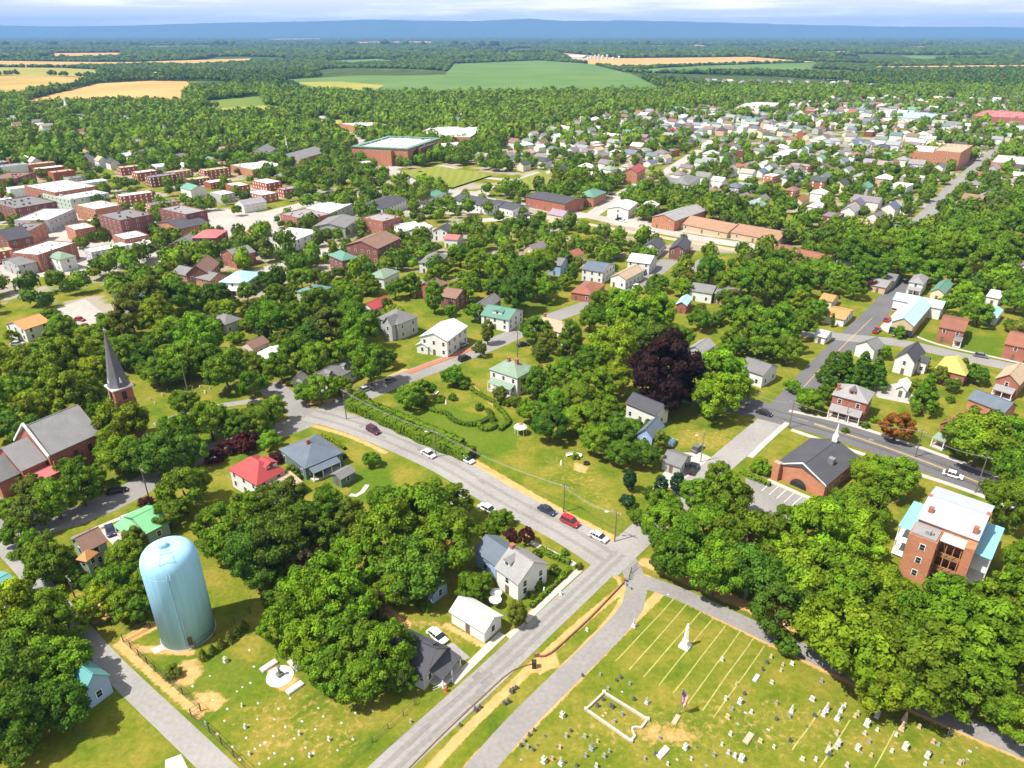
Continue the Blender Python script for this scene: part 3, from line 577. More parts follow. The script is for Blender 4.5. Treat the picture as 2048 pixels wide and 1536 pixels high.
# ------------------------------------------------------------------ buildings
RC = {'g': (.17, .165, .165), 'dg': (.065, .065, .075), 'lg': (.25, .24, .24), 'w': (.58, .58, .57), 'r': (.34, .055, .055), 'gn': (.12, .25, .19), 'mint': (.16, .42, .2), 'bl': (.36, .55, .66), 'br': (.2, .12, .09),
      'tan': (.4, .3, .21), 'or': (.5, .23, .09), 'pk': (.5, .14, .14), 'tl': (.12, .33, .33), 'sb': (.115, .14, .175), 'ye': (.4, .36, .1), 'pw': (.42, .44, .47), 'mill': (.3, .18, .115), 'rb': (.24, .1, .065), 'ggn': (.2, .27, .2), 'cream': (.6, .52, .3)}
METALS = {'w', 'pw', 'r', 'gn', 'mint', 'bl', 'pk', 'tl'}
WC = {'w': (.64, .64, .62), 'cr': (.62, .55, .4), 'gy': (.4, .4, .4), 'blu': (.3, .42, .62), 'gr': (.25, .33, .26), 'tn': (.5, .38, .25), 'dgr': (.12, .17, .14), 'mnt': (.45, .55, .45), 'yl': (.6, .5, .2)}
BK = {'bk': BRK, 'bo': BRKO, 'bd': BRKD}
FRAME = MB().box(-.55, .55, -.05, .04, 0, 1.5).mesh('window_frame', WHITE)
PANE = MB().box(-.43, .43, -.075, -.045, .1, .7).box(-.43, .43, -.075, -.045, .78, 1.4).mesh('window_pane', GLASS)
DOORM = M('painted_door', (.16, .1, .08), .6); DOOR = MB().box(-.5, .5, -.06, .05, 0, 2.1).mesh('door_leaf', DOORM); KNOB = MB().box(.3, .38, -.12, -.06, .95, 1.05).mesh('door_handle', RIM)
HPOS = []; HOUSEGROUP = 'houses and buildings of the town'
def roof_mesh(kind, ridge, lx, ly, h, rh, mat, th=.16):
    m_ = MB()
    if kind == 'gable':
        Mx = None if ridge == 'u' else Matrix(((0, 1, 0, 0), (1, 0, 0, 0), (0, 0, 1, 0), (0, 0, 0, 1)))
        a, b_ = (lx, ly) if ridge == 'u' else (ly, lx)
        pr = [(0, h), (b_/2, h+rh), (b_, h), (b_, h-th), (b_/2, h+rh-th), (0, h-th)]
        V = [(0, y, z) for y, z in pr] + [(a, y, z) for y, z in pr]; Fc = [(0, 1, 4, 5), (1, 2, 3, 4), (6, 11, 10, 7), (7, 10, 9, 8)] + [(i, 6+i, 6+(i+1) % 6, (i+1) % 6) for i in range(6)]
        if Mx: V = [tuple(Mx @ Vector(v)) for v in V]; Fc = [f[::-1] for f in Fc]
        m_.add(V, Fc)
    elif kind == 'hip':
        e = min(lx, ly) / 2
        r1, r2 = ((e, ly/2), (lx-e, ly/2)) if lx >= ly else ((lx/2, e), (lx/2, ly-e))
        if abs(lx - ly) < .3: r2 = (r1[0] + .02, r1[1]) if lx >= ly else (r1[0], r1[1] + .02)
        V = [(0,0,h),(lx,0,h),(lx,ly,h),(0,ly,h),(*r1,h+rh),(*r2,h+rh),(0,0,h-th),(lx,0,h-th),(lx,ly,h-th),(0,ly,h-th)]
        Fc = ([(0,1,5,4),(1,2,5),(2,3,4,5),(3,0,4)] if lx >= ly else [(0,1,4),(1,2,5,4),(2,3,5),(3,0,4,5)]) + [(9,8,7,6),(0,6,7,1),(1,7,8,2),(2,8,9,3),(3,9,6,0)]
        m_.add(V, Fc)
    elif kind == 'shed':
        m_.add([(0,0,h),(lx,0,h+(rh if ridge=='v' else 0)),(lx,ly,h+rh),(0,ly,h+(0 if ridge=='v' else rh)),(0,0,h-th),(lx,0,h-th+(rh if ridge=='v' else 0)),(lx,ly,h+rh-th),(0,ly,h-th+(0 if ridge=='v' else rh))],
               [(0,1,2,3),(7,6,5,4),(0,4,5,1),(1,5,6,2),(2,6,7,3),(3,7,4,0)])
    else:
        m_.box(0.3, lx-.3, .3, ly-.3, h-.3, h-.02)
        q_ = random.Random(int(lx*100+ly*7))
        for _ in range(2 + int(lx*ly/80)):
            a_, b2, s_ = q_.uniform(1, lx-2.5), q_.uniform(1, ly-2.5), q_.uniform(.5, 1.4); m_.box(a_, a_+s_, b2, b2+s_*.8, h-.03, h+q_.uniform(.4, 1.2))
    return m_.mesh('roof', mat)
def wall_mesh(kind, ridge, lx, ly, h, rh, mat, o=.35, mi=None):
    m_ = MB(); x0, x1, y0, y1 = o, lx-o, o, ly-o
    if kind == 'flat': m_.box(0, lx, 0, ly, 0, h-.3); [m_.box(*q, h-.3, h+.35) for q in ((0,.25,0,ly),(lx-.25,lx,0,ly),(.25,lx-.25,0,.25),(.25,lx-.25,ly-.25,ly))]; return m_.mesh('wall', mat)
    zt = h - .12
    if kind == 'gable':
        if ridge == 'u':
            s = rh / (ly/2); ze = h + s*o - .17; zp = h + rh - .17
            V = [(x, y, z) for x in (x0, x1) for y, z in ((y0,0),(y1,0),(y1,ze),(ly/2,zp),(y0,ze))]
        else:
            s = rh / (lx/2); ze = h + s*o - .17; zp = h + rh - .17
            V = [(x, y, z) for y in (y1, y0) for x, z in ((x0,0),(x1,0),(x1,ze),(lx/2,zp),(x0,ze))]
        m_.add(V, [(4,3,2,1,0),(5,6,7,8,9)] + [(i,(i+1)%5,5+(i+1)%5,5+i) for i in range(5)])
    else: m_.box(x0, x1, y0, y1, 0, zt)
    return m_.mesh('wall', mat)
def put_windows(e, ox, oy, lx, ly, h, st, o=.35, sides='xy', pane=True, sp=3.0, door=True, k=1.0):
    """window openings on the -x and -y walls; ox, oy = local position of corner B"""
    for s in sides:
        Ln = ly if s == 'x' else lx; nn = max(1, int((Ln - 1.6) / sp))
        for f in range(st):
            z = 1.0 + f * (h - .3) / st
            if z + 1.5 > h - .15: z = max(.3, h - 1.8)
            for i in range(nn):
                t_ = Ln * (i + .5) / nn
                if door and f == 0 and i == nn // 2 and s == 'x':
                    d_ = ob('door', DOOR, e, (ox+o, oy+t_, .05), -math.pi/2); ob('handle', KNOB, d_); continue
                loc, rz = ((ox+o, oy+t_, z), -math.pi/2) if s == 'x' else ((ox+t_, oy+o, z), 0)
                w_ = ob('window', FRAME, e, loc, rz)
                if pane: ob('pane', PANE, w_)
def B(label, Lc, Bc, Rc, h, rh=2.5, ridge='v', kind='gable', roof='g', wall='w', st=None, ch=(), ex=(), name='house', cat='house', lm=None, sides='xy', mw=0, parent=None, door=True, sp=3.0, g=True):
    Lp, Bp, Rp = G(*Lc, h), G(*Bc, h), G(*Rc, h); a, b_ = Lp - Bp, Rp - Bp
    if a.length >= b_.length: ya = math.atan2(a.y, a.x) - math.pi/2
    else: ya = math.atan2(b_.y, b_.x)
    xd = Vector((math.cos(ya), math.sin(ya), 0)); yd = Vector((-xd.y, xd.x, 0)); lx, ly = max(b_.dot(xd), 2.5, mw), max(a.dot(yd), 2.5, mw)
    c = Vector((Bp.x, Bp.y, 0)) + xd*lx/2 + yd*ly/2; e = ob(name, None, None, c, ya); ox, oy = -lx/2, -ly/2
    rm = METAL if roof in METALS else SHING; r_ = rt.uniform(.92, 1.08)
    rf = ob('roof', roof_mesh(kind, ridge, lx, ly, h, rh, rm), e, (ox, oy, 0), 0, tuple(v*r_ for v in RC[roof]))
    ob('wall', wall_mesh(kind, ridge, lx, ly, h, rh, BK.get(wall, PAINT)), e, (ox, oy, 0), 0, WC.get(wall, (1, 1, 1)))
    if kind in ('gable',) and max(lx, ly) > 6:
        m_ = MB()
        if ridge == 'u': m_.box(0, lx, ly/2-.12, ly/2+.12, h+rh-.06, h+rh+.05)
        else: m_.box(lx/2-.12, lx/2+.12, 0, ly, h+rh-.06, h+rh+.05)
        ob('ridge_cap', m_.mesh('ridge_cap', rm), rf, (0, 0, 0), 0, tuple(v*.8 for v in RC[roof]))
    st = st if st is not None else max(1, round(h / 3.1)); put_windows(e, ox, oy, lx, ly, h, st, 0 if kind == 'flat' else .35, sides, door=door, sp=sp)
    for q in ch:
        fx, fy, hh = q[:3]; m_ = MB().box(-.4, .4, -.4, .4, -1.6, hh).box(-.48, .48, -.48, .48, hh, hh+.15)
        ob('chimney', m_.mesh('chimney', BRK), rf, (lx*fx, ly*fy, h + rh * (1 if kind != 'flat' else 0) * (q[3] if len(q) > 3 else .8)))
    for q in ex:
        if q[0] == 'porch':      # side, t0, t1, depth, height, roof colour
            _, s, t0, t1, dp, ph, pc = q; Ln = ly if s == 'x' else lx; t0 *= Ln; t1 *= Ln; m_ = MB()
            m_.add([(t0, -dp, ph), (t1, -dp, ph), (t1, .5, ph+.9), (t0, .5, ph+.9), (t0, -dp, ph-.15), (t1, -dp, ph-.15), (t1, .5, ph+.72), (t0, .5, ph+.72)], [(0,1,2,3),(7,6,5,4),(0,4,5,1),(1,5,6,2),(2,6,7,3),(3,7,4,0)])
            lo, rz = ((ox, oy + ly, 0), -math.pi/2) if s == 'x' else ((ox, oy, 0), 0)
            pr = ob('porch_roof', m_.mesh('porch_roof', SHING), e, lo, rz, RC[pc]); ob('porch_deck', MB().box(t0, t1, -dp, .3, 0, .35).mesh('porch_deck', CONC), e, lo, rz)
            kk = max(2, int((t1-t0)/2.6) + 1)
            for i in range(kk): xx = t0 + .2 + (t1-t0-.4)*i/(kk-1); ob('post', MB().box(xx-.1, xx+.1, -dp+.1, -dp+.3, .35, ph-.12).mesh('post', WHITE), e, lo, rz)
        elif q[0] == 'dormer':    # side (slope), t, width, roof colour: a little gable on the slope facing x or y
            _, s, t0, dw, pc = q; Ln, De = (ly, lx) if s == 'x' else (lx, ly); t0 *= Ln; z0 = h + rh * .35; d0 = De/2 * .35; m_ = MB()
            m_.add([(t0-dw/2, d0, z0-.4), (t0+dw/2, d0, z0-.4), (t0+dw/2, d0, z0+1.1), (t0, d0, z0+1.7), (t0-dw/2, d0, z0+1.1), (t0-dw/2, De/2, z0-.4), (t0+dw/2, De/2, z0-.4), (t0+dw/2, De/2, z0+1.1), (t0, De/2, z0+1.7), (t0-dw/2, De/2, z0+1.1)],
                   [(0,1,2,3,4),(9,8,7,6,5),(0,5,6,1),(1,6,7,2),(4,9,5,0)])
            m2 = MB().add([(t0-dw/2-.2, d0-.2, z0+.98), (t0, d0-.2, z0+1.8), (t0+dw/2+.2, d0-.2, z0+.98), (t0-dw/2-.2, De/2, z0+.98), (t0, De/2, z0+1.8), (t0+dw/2+.2, De/2, z0+.98)], [(0,3,4,1),(1,4,5,2),(0,1,2),(5,4,3)])
            lo, rz = ((ox, oy + ly, 0), -math.pi/2) if s == 'x' else ((ox, oy, 0), 0)
            dm_ = ob('dormer', m_.mesh('dormer', PAINT), rf, (lo[0]-ox, lo[1]-oy, 0), rz, WC.get(wall, (.5, .2, .1))); ob('dormer_roof', m2.mesh('dormer_roof', SHING), rf, (lo[0]-ox, lo[1]-oy, 0), rz, RC[pc])
            ob('dormer_window', MB().box(t0-.4, t0+.4, d0-.04, d0+.02, z0+.1, z0+1.1).mesh('dormer_window', GLASS), rf, (lo[0]-ox, lo[1]-oy, 0), rz)
        elif q[0] == 'wing':     # x0,x1,y0,y1 (m, local from B), h, rh, ridge, kind, roof, wall
            _, x0, x1, y0, y1, wh, wr, wri, wk, wc, ww = q
            ob('wing_roof', roof_mesh(wk, wri, x1-x0, y1-y0, wh, wr, METAL if wc in METALS else SHING), e, (ox+x0, oy+y0, 0), 0, RC[wc])
            ob('wing_wall', wall_mesh(wk, wri, x1-x0, y1-y0, wh, wr, BK.get(ww, PAINT)), e, (ox+x0, oy+y0, 0), 0, WC.get(ww, (1, 1, 1)))
            put_windows(e, ox+x0, oy+y0, x1-x0, y1-y0, wh, max(1, round(wh/3.1)), 0 if wk == 'flat' else .35, 'xy', door=False)
    tag(e, label, cat, HOUSEGROUP if g else None); HPOS.append((c.x, c.y, math.hypot(lx, ly) / 2 + 1))
    if lm: LM.append((lm, *PX(c), 'b'))
    return e, lx, ly, xd, yd, c
def lmk(name, px, py, k='x'): LM.append((name, px, py, k))
# ---- near buildings
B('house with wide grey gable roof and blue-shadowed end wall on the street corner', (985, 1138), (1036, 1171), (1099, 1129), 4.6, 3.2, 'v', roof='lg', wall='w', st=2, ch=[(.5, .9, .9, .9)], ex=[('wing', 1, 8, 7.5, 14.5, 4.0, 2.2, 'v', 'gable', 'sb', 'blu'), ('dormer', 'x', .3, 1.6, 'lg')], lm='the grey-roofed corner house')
B('white metal-roofed garage with shaded end wall beside the road', (897, 1223), (969, 1267), (1007, 1231), 2.9, 1.7, 'v', roof='w', wall='w', name='garage', cat='garage', lm='the white-roofed garage', sp=4)
B('dark slate-grey cottage with hipped entry and white rake trim under big trees', (758, 1318), (848, 1362), (905, 1297), 2.8, 3.6, 'v', roof='dg', wall='gy', ch=[(.6, .85, .9, .8)], ex=[('porch', 'y', .25, .95, 2.4, 2.3, 'dg'), ('dormer', 'y', .6, 2.6, 'dg')], lm='the dark slate cottage')
B('small pale blue shed with brown roof in the back yard', (833, 1168), (866, 1190), (899, 1166), 2.6, 1.3, 'v', roof='br', wall='blu', name='shed', cat='shed', lm='the pale blue shed')
B('bungalow with broad blue-grey hipped roof and dark green walls', (557, 898), (609, 938), (682, 900), 3.6, 2.6, 'u', 'hip', roof='sb', wall='dgr', ch=[(.45, .5, .8, 1)], ex=[('porch', 'y', .1, .8, 2.0, 2.6, 'sb')], lm='the blue-grey bungalow')
B('small dark green garage with flat-pitched grey roof beside the bungalow', (668, 944), (681, 960), (713, 942), 2.7, .9, 'u', roof='g', wall='dgr', name='garage', cat='garage')
B('white house with bright red hipped roof and red cross gable', (455, 938), (513, 972), (566, 937), 5.2, 3.2, 'u', 'hip', roof='r', wall='w', st=2, ex=[('dormer', 'y', .7, 3.2, 'r'), ('wing', 1.2, 9.5, -4.5, 0.2, 3.2, 1.2, 'u', 'shed', 'tan', 'w')], lm='the red-roofed house')
B('building with mint green ribbed metal roof by the curved street', (246, 1033), (292, 1068), (333, 1038), 3.4, 2.0, 'u', roof='mint', wall='gr', st=1, ex=[('porch', 'x', .0, .5, 2.4, 2.4, 'mint')], lm='the mint green roof')
B('old house with dull brown roof half hidden by trees', (140, 1082), (168, 1106), (212, 1078), 5.2, 2.2, 'u', roof='br', wall='gr', st=2, lm='the dull brown roof')
B('narrow green-walled lean-to with small orange roof', (160, 1112), (173, 1124), (198, 1104), 5.0, 1.4, 'u', 'hip', roof='or', wall='gr', st=2, name='lean_to_house')
B('teal metal-roofed outbuilding cut off by the left edge', (-45, 1165), (2, 1204), (34, 1168), 4.2, 1.8, 'u', roof='tl', wall='mnt', name='outbuilding', cat='shed', lm='the teal roof at the left edge')
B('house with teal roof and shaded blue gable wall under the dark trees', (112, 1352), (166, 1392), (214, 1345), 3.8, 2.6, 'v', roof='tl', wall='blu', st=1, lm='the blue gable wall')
# brick church on the left: nave, chancel, side aisle and steeple
e, lx, ly, xd, yd, c = B('red brick church with long grey slate roof and stepped gables', (29, 880), (95, 913), (205, 866), 7.0, 6.2, 'u', roof='lg', wall='bk', st=1, name='brick_church', cat='church', lm='the brick church', ch=(), g=False, sp=4)
m_ = MB()
for xx, hw in ((-.15, ly/2+.3),):
    m_.add([(xx, ly/2-hw, 6.6), (xx, ly/2, 13.7), (xx, ly/2+hw, 6.6), (xx+.5, ly/2-hw, 6.6), (xx+.5, ly/2, 13.7), (xx+.5, ly/2+hw, 6.6), (xx, ly/2-hw, 7.2), (xx, ly/2, 14.2), (xx, ly/2+hw, 7.2), (xx+.5, ly/2-hw, 7.2), (xx+.5, ly/2, 14.2), (xx+.5, ly/2+hw, 7.2)],
           [(0,1,7,6),(1,2,8,7),(3,9,10,4),(4,10,11,5),(6,7,10,9),(7,8,11,10),(0,6,9,3),(2,5,11,8),(0,3,4,1),(1,4,5,2)])
ob('coping', m_.mesh('coping', WHITE), e, (-lx/2, -ly/2, 0))
def sub(e, nm, ox, oy, lx, ly, h, rh, ridge, kind, rc, wc):
    ob(nm + '_roof', roof_mesh(kind, ridge, lx, ly, h, rh, METAL if rc in METALS else SHING), e, (ox, oy, 0), 0, RC[rc]); ob(nm + '_wall', wall_mesh(kind, ridge, lx, ly, h, rh, BK.get(wc, PAINT)), e, (ox, oy, 0), 0, WC.get(wc, (1, 1, 1)))
sub(e, 'chancel', -lx/2-6, -ly/2+1.2, 6.2, ly-2.4, 5.6, 4.6, 'u', 'gable', 'lg', 'bk'); sub(e, 'vestry', -lx/2-11, -ly/2+2.4, 5.2, ly-5, 4.6, 3.6, 'u', 'gable', 'g', 'bk')
sub(e, 'side_porch', -lx/2-5.6, -ly/2-3.2, 6.4, 4.6, 3.6, .5, 'u', 'shed', 'pk', 'bk')
for i in range(5): ob('lancet_window', MB().box(-.5, .5, -.08, .05, 0, 3.2).mesh('lancet_window', GLASS), e, (-lx/2+3+i*3.6, -ly/2+.33, 2))
for i in range(6): ob('buttress', MB().box(-.35, .35, -.6, .4, 0, 5.2).mesh('buttress', BRK), e, (-lx/2+1.1+i*3.6, -ly/2+.2, 0))
# steeple
gp = G(266, 874); zt = zat(gp, 772); zs = zat(gp, 664); e2 = ob('church_steeple', None, None, gp, R(48)); hw = 2.5
ob('tower', MB().box(-hw, hw, -hw, hw, 0, zt-3.4).box(-hw+.15, hw-.15, -hw+.15, hw-.15, zt-3.4, zt).mesh('tower', BRK), e2); ob('cornice', MB().box(-hw-.25, hw+.25, -hw-.25, hw+.25, zt, zt+.35).mesh('cornice', WHITE), e2)
m_ = MB(); P8 = [(math.cos(t)*1.0, math.sin(t)*1.0) for t in [math.pi/4 + k*math.pi/4 for k in range(8)]]
m_.lathe([(hw*1.12, zt+.35), (hw*.86, zt+3.2), (.08, zs)], 8); ob('spire', m_.mesh('spire', SHING), e2, (0, 0, 0), R(22.5), (.14, .13, .15))
ob('finial', MB().tube([(0, 0, zs-.2), (0, 0, zs+1.2)], .07, 6).box(-.35, .35, -.05, .05, zs+.6, zs+.72).mesh('finial', WHITE), e2)
for k in range(4):
    o = ob('louvre', MB().box(-.5, .5, -.1, .1, zt-3, zt-.8).mesh('louvre', DARK), e2, (0, 0, 0), k*math.pi/2); o.location = (math.sin(k*math.pi/2)*hw, -math.cos(k*math.pi/2)*hw, 0)
    ob('spire_dormer', MB().add([(-.45, -1.0, zt+1.4), (.45, -1.0, zt+1.4), (0, -1.0, zt+3.4), (-.45, -2.3, zt+1.4), (.45, -2.3, zt+1.4), (0, -2.3, zt+3.2)], [(0,1,2),(5,4,3),(0,3,4,1),(1,4,5,2),(2,5,3,0)]).mesh('spire_dormer', WHITE), e2, (0, 0, 0), k*math.pi/2)
tag(e2, 'tall grey spire on a red brick church tower rising out of the trees', 'steeple'); lmk('the church spire', 240, 780)
B('grey-roofed garage with dark doors and the black pickup at its corner', (1328, 915), (1362, 936), (1386, 912), 2.8, 1.6, 'v', roof='g', wall='gy', st=1, name='garage', cat='garage', lm='the grey garage', sp=4)
B('dark slate-roofed house tucked under the trees beside the purple tree', (1250, 806), (1312, 832), (1332, 812), 4.6, 2.4, 'v', roof='dg', wall='w', st=1)
B('blue-grey gabled house almost hidden among trees behind the grey garage', (1278, 862), (1306, 878), (1330, 852), 4.8, 2.4, 'u', roof='sb', wall='blu')
B('grey-roofed brick house mostly swallowed by the wood below the car park', (1470, 1056), (1512, 1080), (1560, 1048), 4.4, 2.2, 'u', roof='g', wall='bk', ch=[(.1, .5, 1.2, 1)])
# red brick apartment block, right
e, lx, ly, xd, yd, c = B('three storey orange brick apartment block with white metal roof and wooden balconies', (1830, 1042), (1958, 1082), (1990, 1012), 11.5, 1.7, 'v', roof='pw', wall='bo', st=3, name='apartment_block', cat='building', lm='the white-roofed brick apartment block', sides='y', g=False)
ob('left_wing_roof', roof_mesh('flat', 'u', 5, ly*.46, 10.4, 0, SHING), e, (-lx/2-4.6, ly*.04, .35), 0, RC['lg']); wl = ob('left_wing_wall', MB().box(0, 5.0, 0, ly*.46, 0, 10.4).mesh('wing', BRKO), e, (-lx/2-4.6, ly*.04, 0))
for z in (1.2, 4.4, 7.6):
    for y in (ly*.2,): w_ = ob('window', FRAME, wl, (-.02, y, z), -math.pi/2); ob('pane', PANE, w_)
    ob('pane', PANE, ob('window', FRAME, wl, (2.4, -.02, z), 0))
rw = ob('right_wing_wall', MB().box(0, 3.2, 0, ly*.15, 0, 10.9).mesh('wing', BRKO), e, (-lx/2-2.9, -ly/2, 0))
ys0, ys1 = -ly*.34, ly*.03
for z in (3.2, 6.4):
    bl = ob('balcony', MB().box(-2.4, .35, ys0, ys1, z-.12, z+.06).mesh('balcony', WOODM), e, (-lx/2, 0, 0))
    m_ = MB(); m_.box(-2.45, -2.38, ys0, ys1, z+.95, z+1.05)
    for i in range(int((ys1-ys0)/.3)): m_.box(-2.44, -2.39, ys0+i*.3, ys0+i*.3+.06, z+.06, z+.95)
    ob('railing', m_.mesh('railing', M('orange_timber', (.42, .17, .05), .8)), bl)
for i in range(4):
    y = ys0 + .1 + (ys1-ys0-.3)*i/3; ob('balcony_post', MB().box(-2.42, -2.26, y, y+.16, 0, 10).mesh('balcony_post', M('orange_timber', (.42, .17, .05), .8)), e, (-lx/2, 0, 0))
m_ = MB()
for k in range(14): m_.box(-3.3, -2.5, ys0+.2+k*.28, ys0+.5+k*.28, k*.2, k*.2+.08)
ob('stair', m_.mesh('stair', WOODM), e, (-lx/2, 0, 0)); ob('balcony_roof', MB().box(-2.9, .4, ys0-.2, ys1, 10.2, 10.4).mesh('balcony_roof', METAL), e, (-lx/2, 0, 0), 0, (.6, .6, .6))
for s, x0, x1, y0 in ((1, 1.5, lx-.5, -ly/2-2.9), (0, 1.0, lx-2.5, ly/2-.3)):
    sg = ob('side_porch_roof', MB().box(x0, x1, 0, 3.2, 7.4, 7.55).mesh('side_porch_roof', METAL), e, (-lx/2, y0, 0), 0, (.22, .5, .62))
    for z in (.4, 3.9): ob('side_porch_deck', MB().box(x0, x1, .1, 3.1, z, z+.18).mesh('side_porch_deck', WHITE), e, (-lx/2, y0, 0))
    for i in range(5):
        xx = x0 + .1 + (x1-x0-.3)*i/4; yy = .1 if s else 2.9; ob('side_porch_post', MB().box(xx, xx+.14, yy, yy+.14, 0, 7.4).mesh('side_porch_post', WHITE), e, (-lx/2, y0, 0))
for fx, fy in ((.12, .1), (.55, .02), (.5, .98), (.2, .85)): ob('chimney', MB().box(-.45, .45, -.45, .45, 0, 1.7).mesh('chimney', BRK), e, (-lx/2+lx*fx, -ly/2+ly*fy, 11.6))
ob('entry_slab', MB().box(-5.6, -2.6, ys0+.2, ys0+3, .0, .14).mesh('entry_slab', CONC), e, (-lx/2, 0, 0))
# orange brick hall with big grey roof
e, lx, ly, xd, yd, c = B('orange brick hall with very large dark grey roof and arched niche in its gable wall', (1544, 931), (1653, 972), (1722, 915), 3.9, 2.3, 'u', roof='dg', wall='bo', st=1, name='brick_hall', cat='building', lm='the orange brick hall', sides='y', g=False, door=False)
ob('chimney', MB().box(-.9, .5, -1.1, .6, 0, 4.9).mesh('chimney', BRKO), e, (-lx/2-.1, ly/2-.7, 0))
m_ = MB().lathe([(1.9, 0), (1.9, .06)], 24); ar = ob('arch_niche', MB().prism([(2.1*math.cos(t), 2.3*math.sin(t)) for t in [math.pi*k/16 for k in range(17)]], 0, .12).mesh('arch_niche', GLASS), e, (-lx/2+.3, 0, .02)); ar.rotation_euler = (math.pi/2, 0, -math.pi/2)
ob('cupola', MB().box(-.6, .6, -.6, .6, 0, 1.6).lathe([(.75, 1.6), (.4, 2.4), (.06, 5.2)], 8).mesh('cupola', WHITE), e, (lx/2-1.2, 0, 6.3))
ob('roof_vent', MB().box(-.7, .7, -.7, .7, -.4, 1.1).mesh('roof_vent', RIM), e, (-.5, -ly/4, 5.3)); ob('rake_trim', MB().add([(-.02, 0, 3.6), (-.02, ly/2, 7.0), (-.02, ly, 3.6), (-.02, 0, 3.85), (-.02, ly/2, 7.25), (-.02, ly, 3.85), (.2, 0, 3.85), (.2, ly/2, 7.25), (.2, ly, 3.85)], [(0,3,4,1),(1,4,5,2),(3,6,7,4),(4,7,8,5)]).mesh('rake_trim', WHITE), e, (-lx/2, -ly/2, 0))
B('two storey red brick foursquare house with pale hipped roof and white front porch', (1663, 789), (1736, 808), (1757, 786), 6.4, 2.8, 'v', 'hip', roof='lg', wall='bk', st=2, ch=[(.3, .9, 1.6, .3)], ex=[('porch', 'x', .05, .92, 2.8, 2.8, 'lg'), ('dormer', 'x', .5, 1.6, 'g')], lm='the brick foursquare house')
B('brick house with faded red metal roof and small green skylight panel', (1868, 853), (1909, 861), (1950, 838), 5.8, 2.0, 'u', roof='pk', wall='bk', st=2, ex=[('porch', 'x', .1, .9, 2.6, 2.7, 'ggn')], lm='the faded red roof')
B('long low orange brick building with blue-grey roof', (1934, 797), (2010, 826), (2024, 808), 3.2, 2.2, 'v', roof='sb', wall='bo', st=1, name='brick_building', cat='building', lm='the long blue-grey roof')
B('white gabled house with dark grey roof facing the brick foursquare', (1788, 716), (1831, 727), (1852, 705), 5.0, 3.2, 'u', roof='dg', wall='w', st=2, ex=[('wing', 5, 9, -2.5, .5, 4.2, 1.5, 'v', 'gable', 'dg', 'w')], lm='the white gabled house')
B('brick house under a mustard yellow hipped roof', (1880, 724), (1932, 752), (1950, 728), 4.2, 3.2, 'v', 'hip', roof='ye', wall='bk', lm='the mustard yellow roof')
B('tan-roofed brick house with porch at the right edge', (1994, 752), (2040, 771), (2062, 746), 5.0, 2.6, 'u', roof='tan', wall='bk', ex=[('porch', 'x', .1, .9, 2.6, 2.6, 'lg')], lm='the tan-roofed brick house')
B('detached white shed with pale metal roof behind the brick foursquare', (1790, 776), (1815, 783), (1824, 765), 2.6, 1.4, 'u', roof='w', wall='w', name='shed', cat='shed')
e, lx, ly, xd, yd, c = B('fire station with pale blue metal roof and beige gabled front', (1784, 641), (1828, 653), (1864, 610), 4.8, 2.4, 'u', roof='bl', wall='tn', st=1, name='fire_station', cat='building', lm='the pale blue station roof', g=False)
for i in range(3): ob('bay_door', MB().box(-1.3, 1.3, -.08, .05, 0, 2.8).mesh('bay_door', GLASS), e, (-lx/2+.33, -ly/2 + ly*(i+.5)/3, .02), -math.pi/2)
sub(e, 'rear_wing', lx/2-2, -ly/2-4, 9, ly+10, 4.6, 1.9, 'v', 'gable', 'bl', 'w')
B('two storey brick house with rust red roof next to the striped lawn', (1878, 651), (1930, 664), (1940, 638), 5.6, 1.8, 'v', roof='rb', wall='bk', st=2, ex=[('porch', 'x', .7, 1.0, 2.2, 2.5, 'g')], lm='the rust-roofed brick house')
B('brick house with rust orange roof cut off by the right edge', (2011, 682), (2058, 698), (2072, 670), 5.4, 2.0, 'v', roof='rb', wall='bk', st=2)
B('small pale blue-roofed round-topped bungalow behind the lawn', (1970, 628), (1995, 636), (2008, 620), 3.2, 1.8, 'v', 'hip', roof='bl', wall='w')
B('white-roofed cottage among trees near the right edge', (1972, 592), (2000, 598), (2016, 584), 3.4, 1.6, 'v', roof='w', wall='w')
B('low green-roofed house beside the white hipped house', (1866, 576), (1890, 588), (1908, 568), 3.6, 1.8, 'u', roof='gn', wall='cr')
B('white hipped-roof house with white columned porch', (1818, 562), (1848, 569), (1859, 555), 5.2, 2.0, 'v', 'hip', roof='lg', wall='w', st=2, ex=[('porch', 'x', .05, .95, 2.2, 2.6, 'lg')])
B('white-roofed white bungalow left of a pair beneath the woods', (1671, 528), (1701, 536), (1713, 522), 3.8, 1.8, 'v', roof='w', wall='w', lm='the white-roofed bungalow pair')
B('blue-grey-roofed white bungalow right of a pair beneath the woods', (1723, 540), (1748, 548), (1759, 533), 4.2, 2.0, 'v', roof='sb', wall='w')
B('low grey house with broad pale roof and white garage', (1772, 555), (1790, 563), (1802, 549), 3.2, 1.6, 'v', roof='g', wall='gy')
B('pale-roofed ranch house with double garage', (1744, 566), (1772, 576), (1790, 562), 3.0, 1.6, 'v', roof='lg', wall='tn')
B('long low shed-like building with rust brown roof and white wall', (1524, 500), (1648, 526), (1652, 506), 4.0, 1.8, 'v', roof='rb', wall='w', name='warehouse', cat='warehouse', lm='the long rust brown roof', sp=6)
B('small orange-roofed ranch house, upper of two', (1641, 596), (1665, 604), (1680, 592), 3.0, 1.5, 'v', roof='or', wall='cr', lm='the two orange-roofed ranch houses')
B('larger orange-roofed ranch house, lower of two', (1650, 630), (1690, 640), (1710, 620), 3.0, 1.6, 'v', roof='or', wall='w')
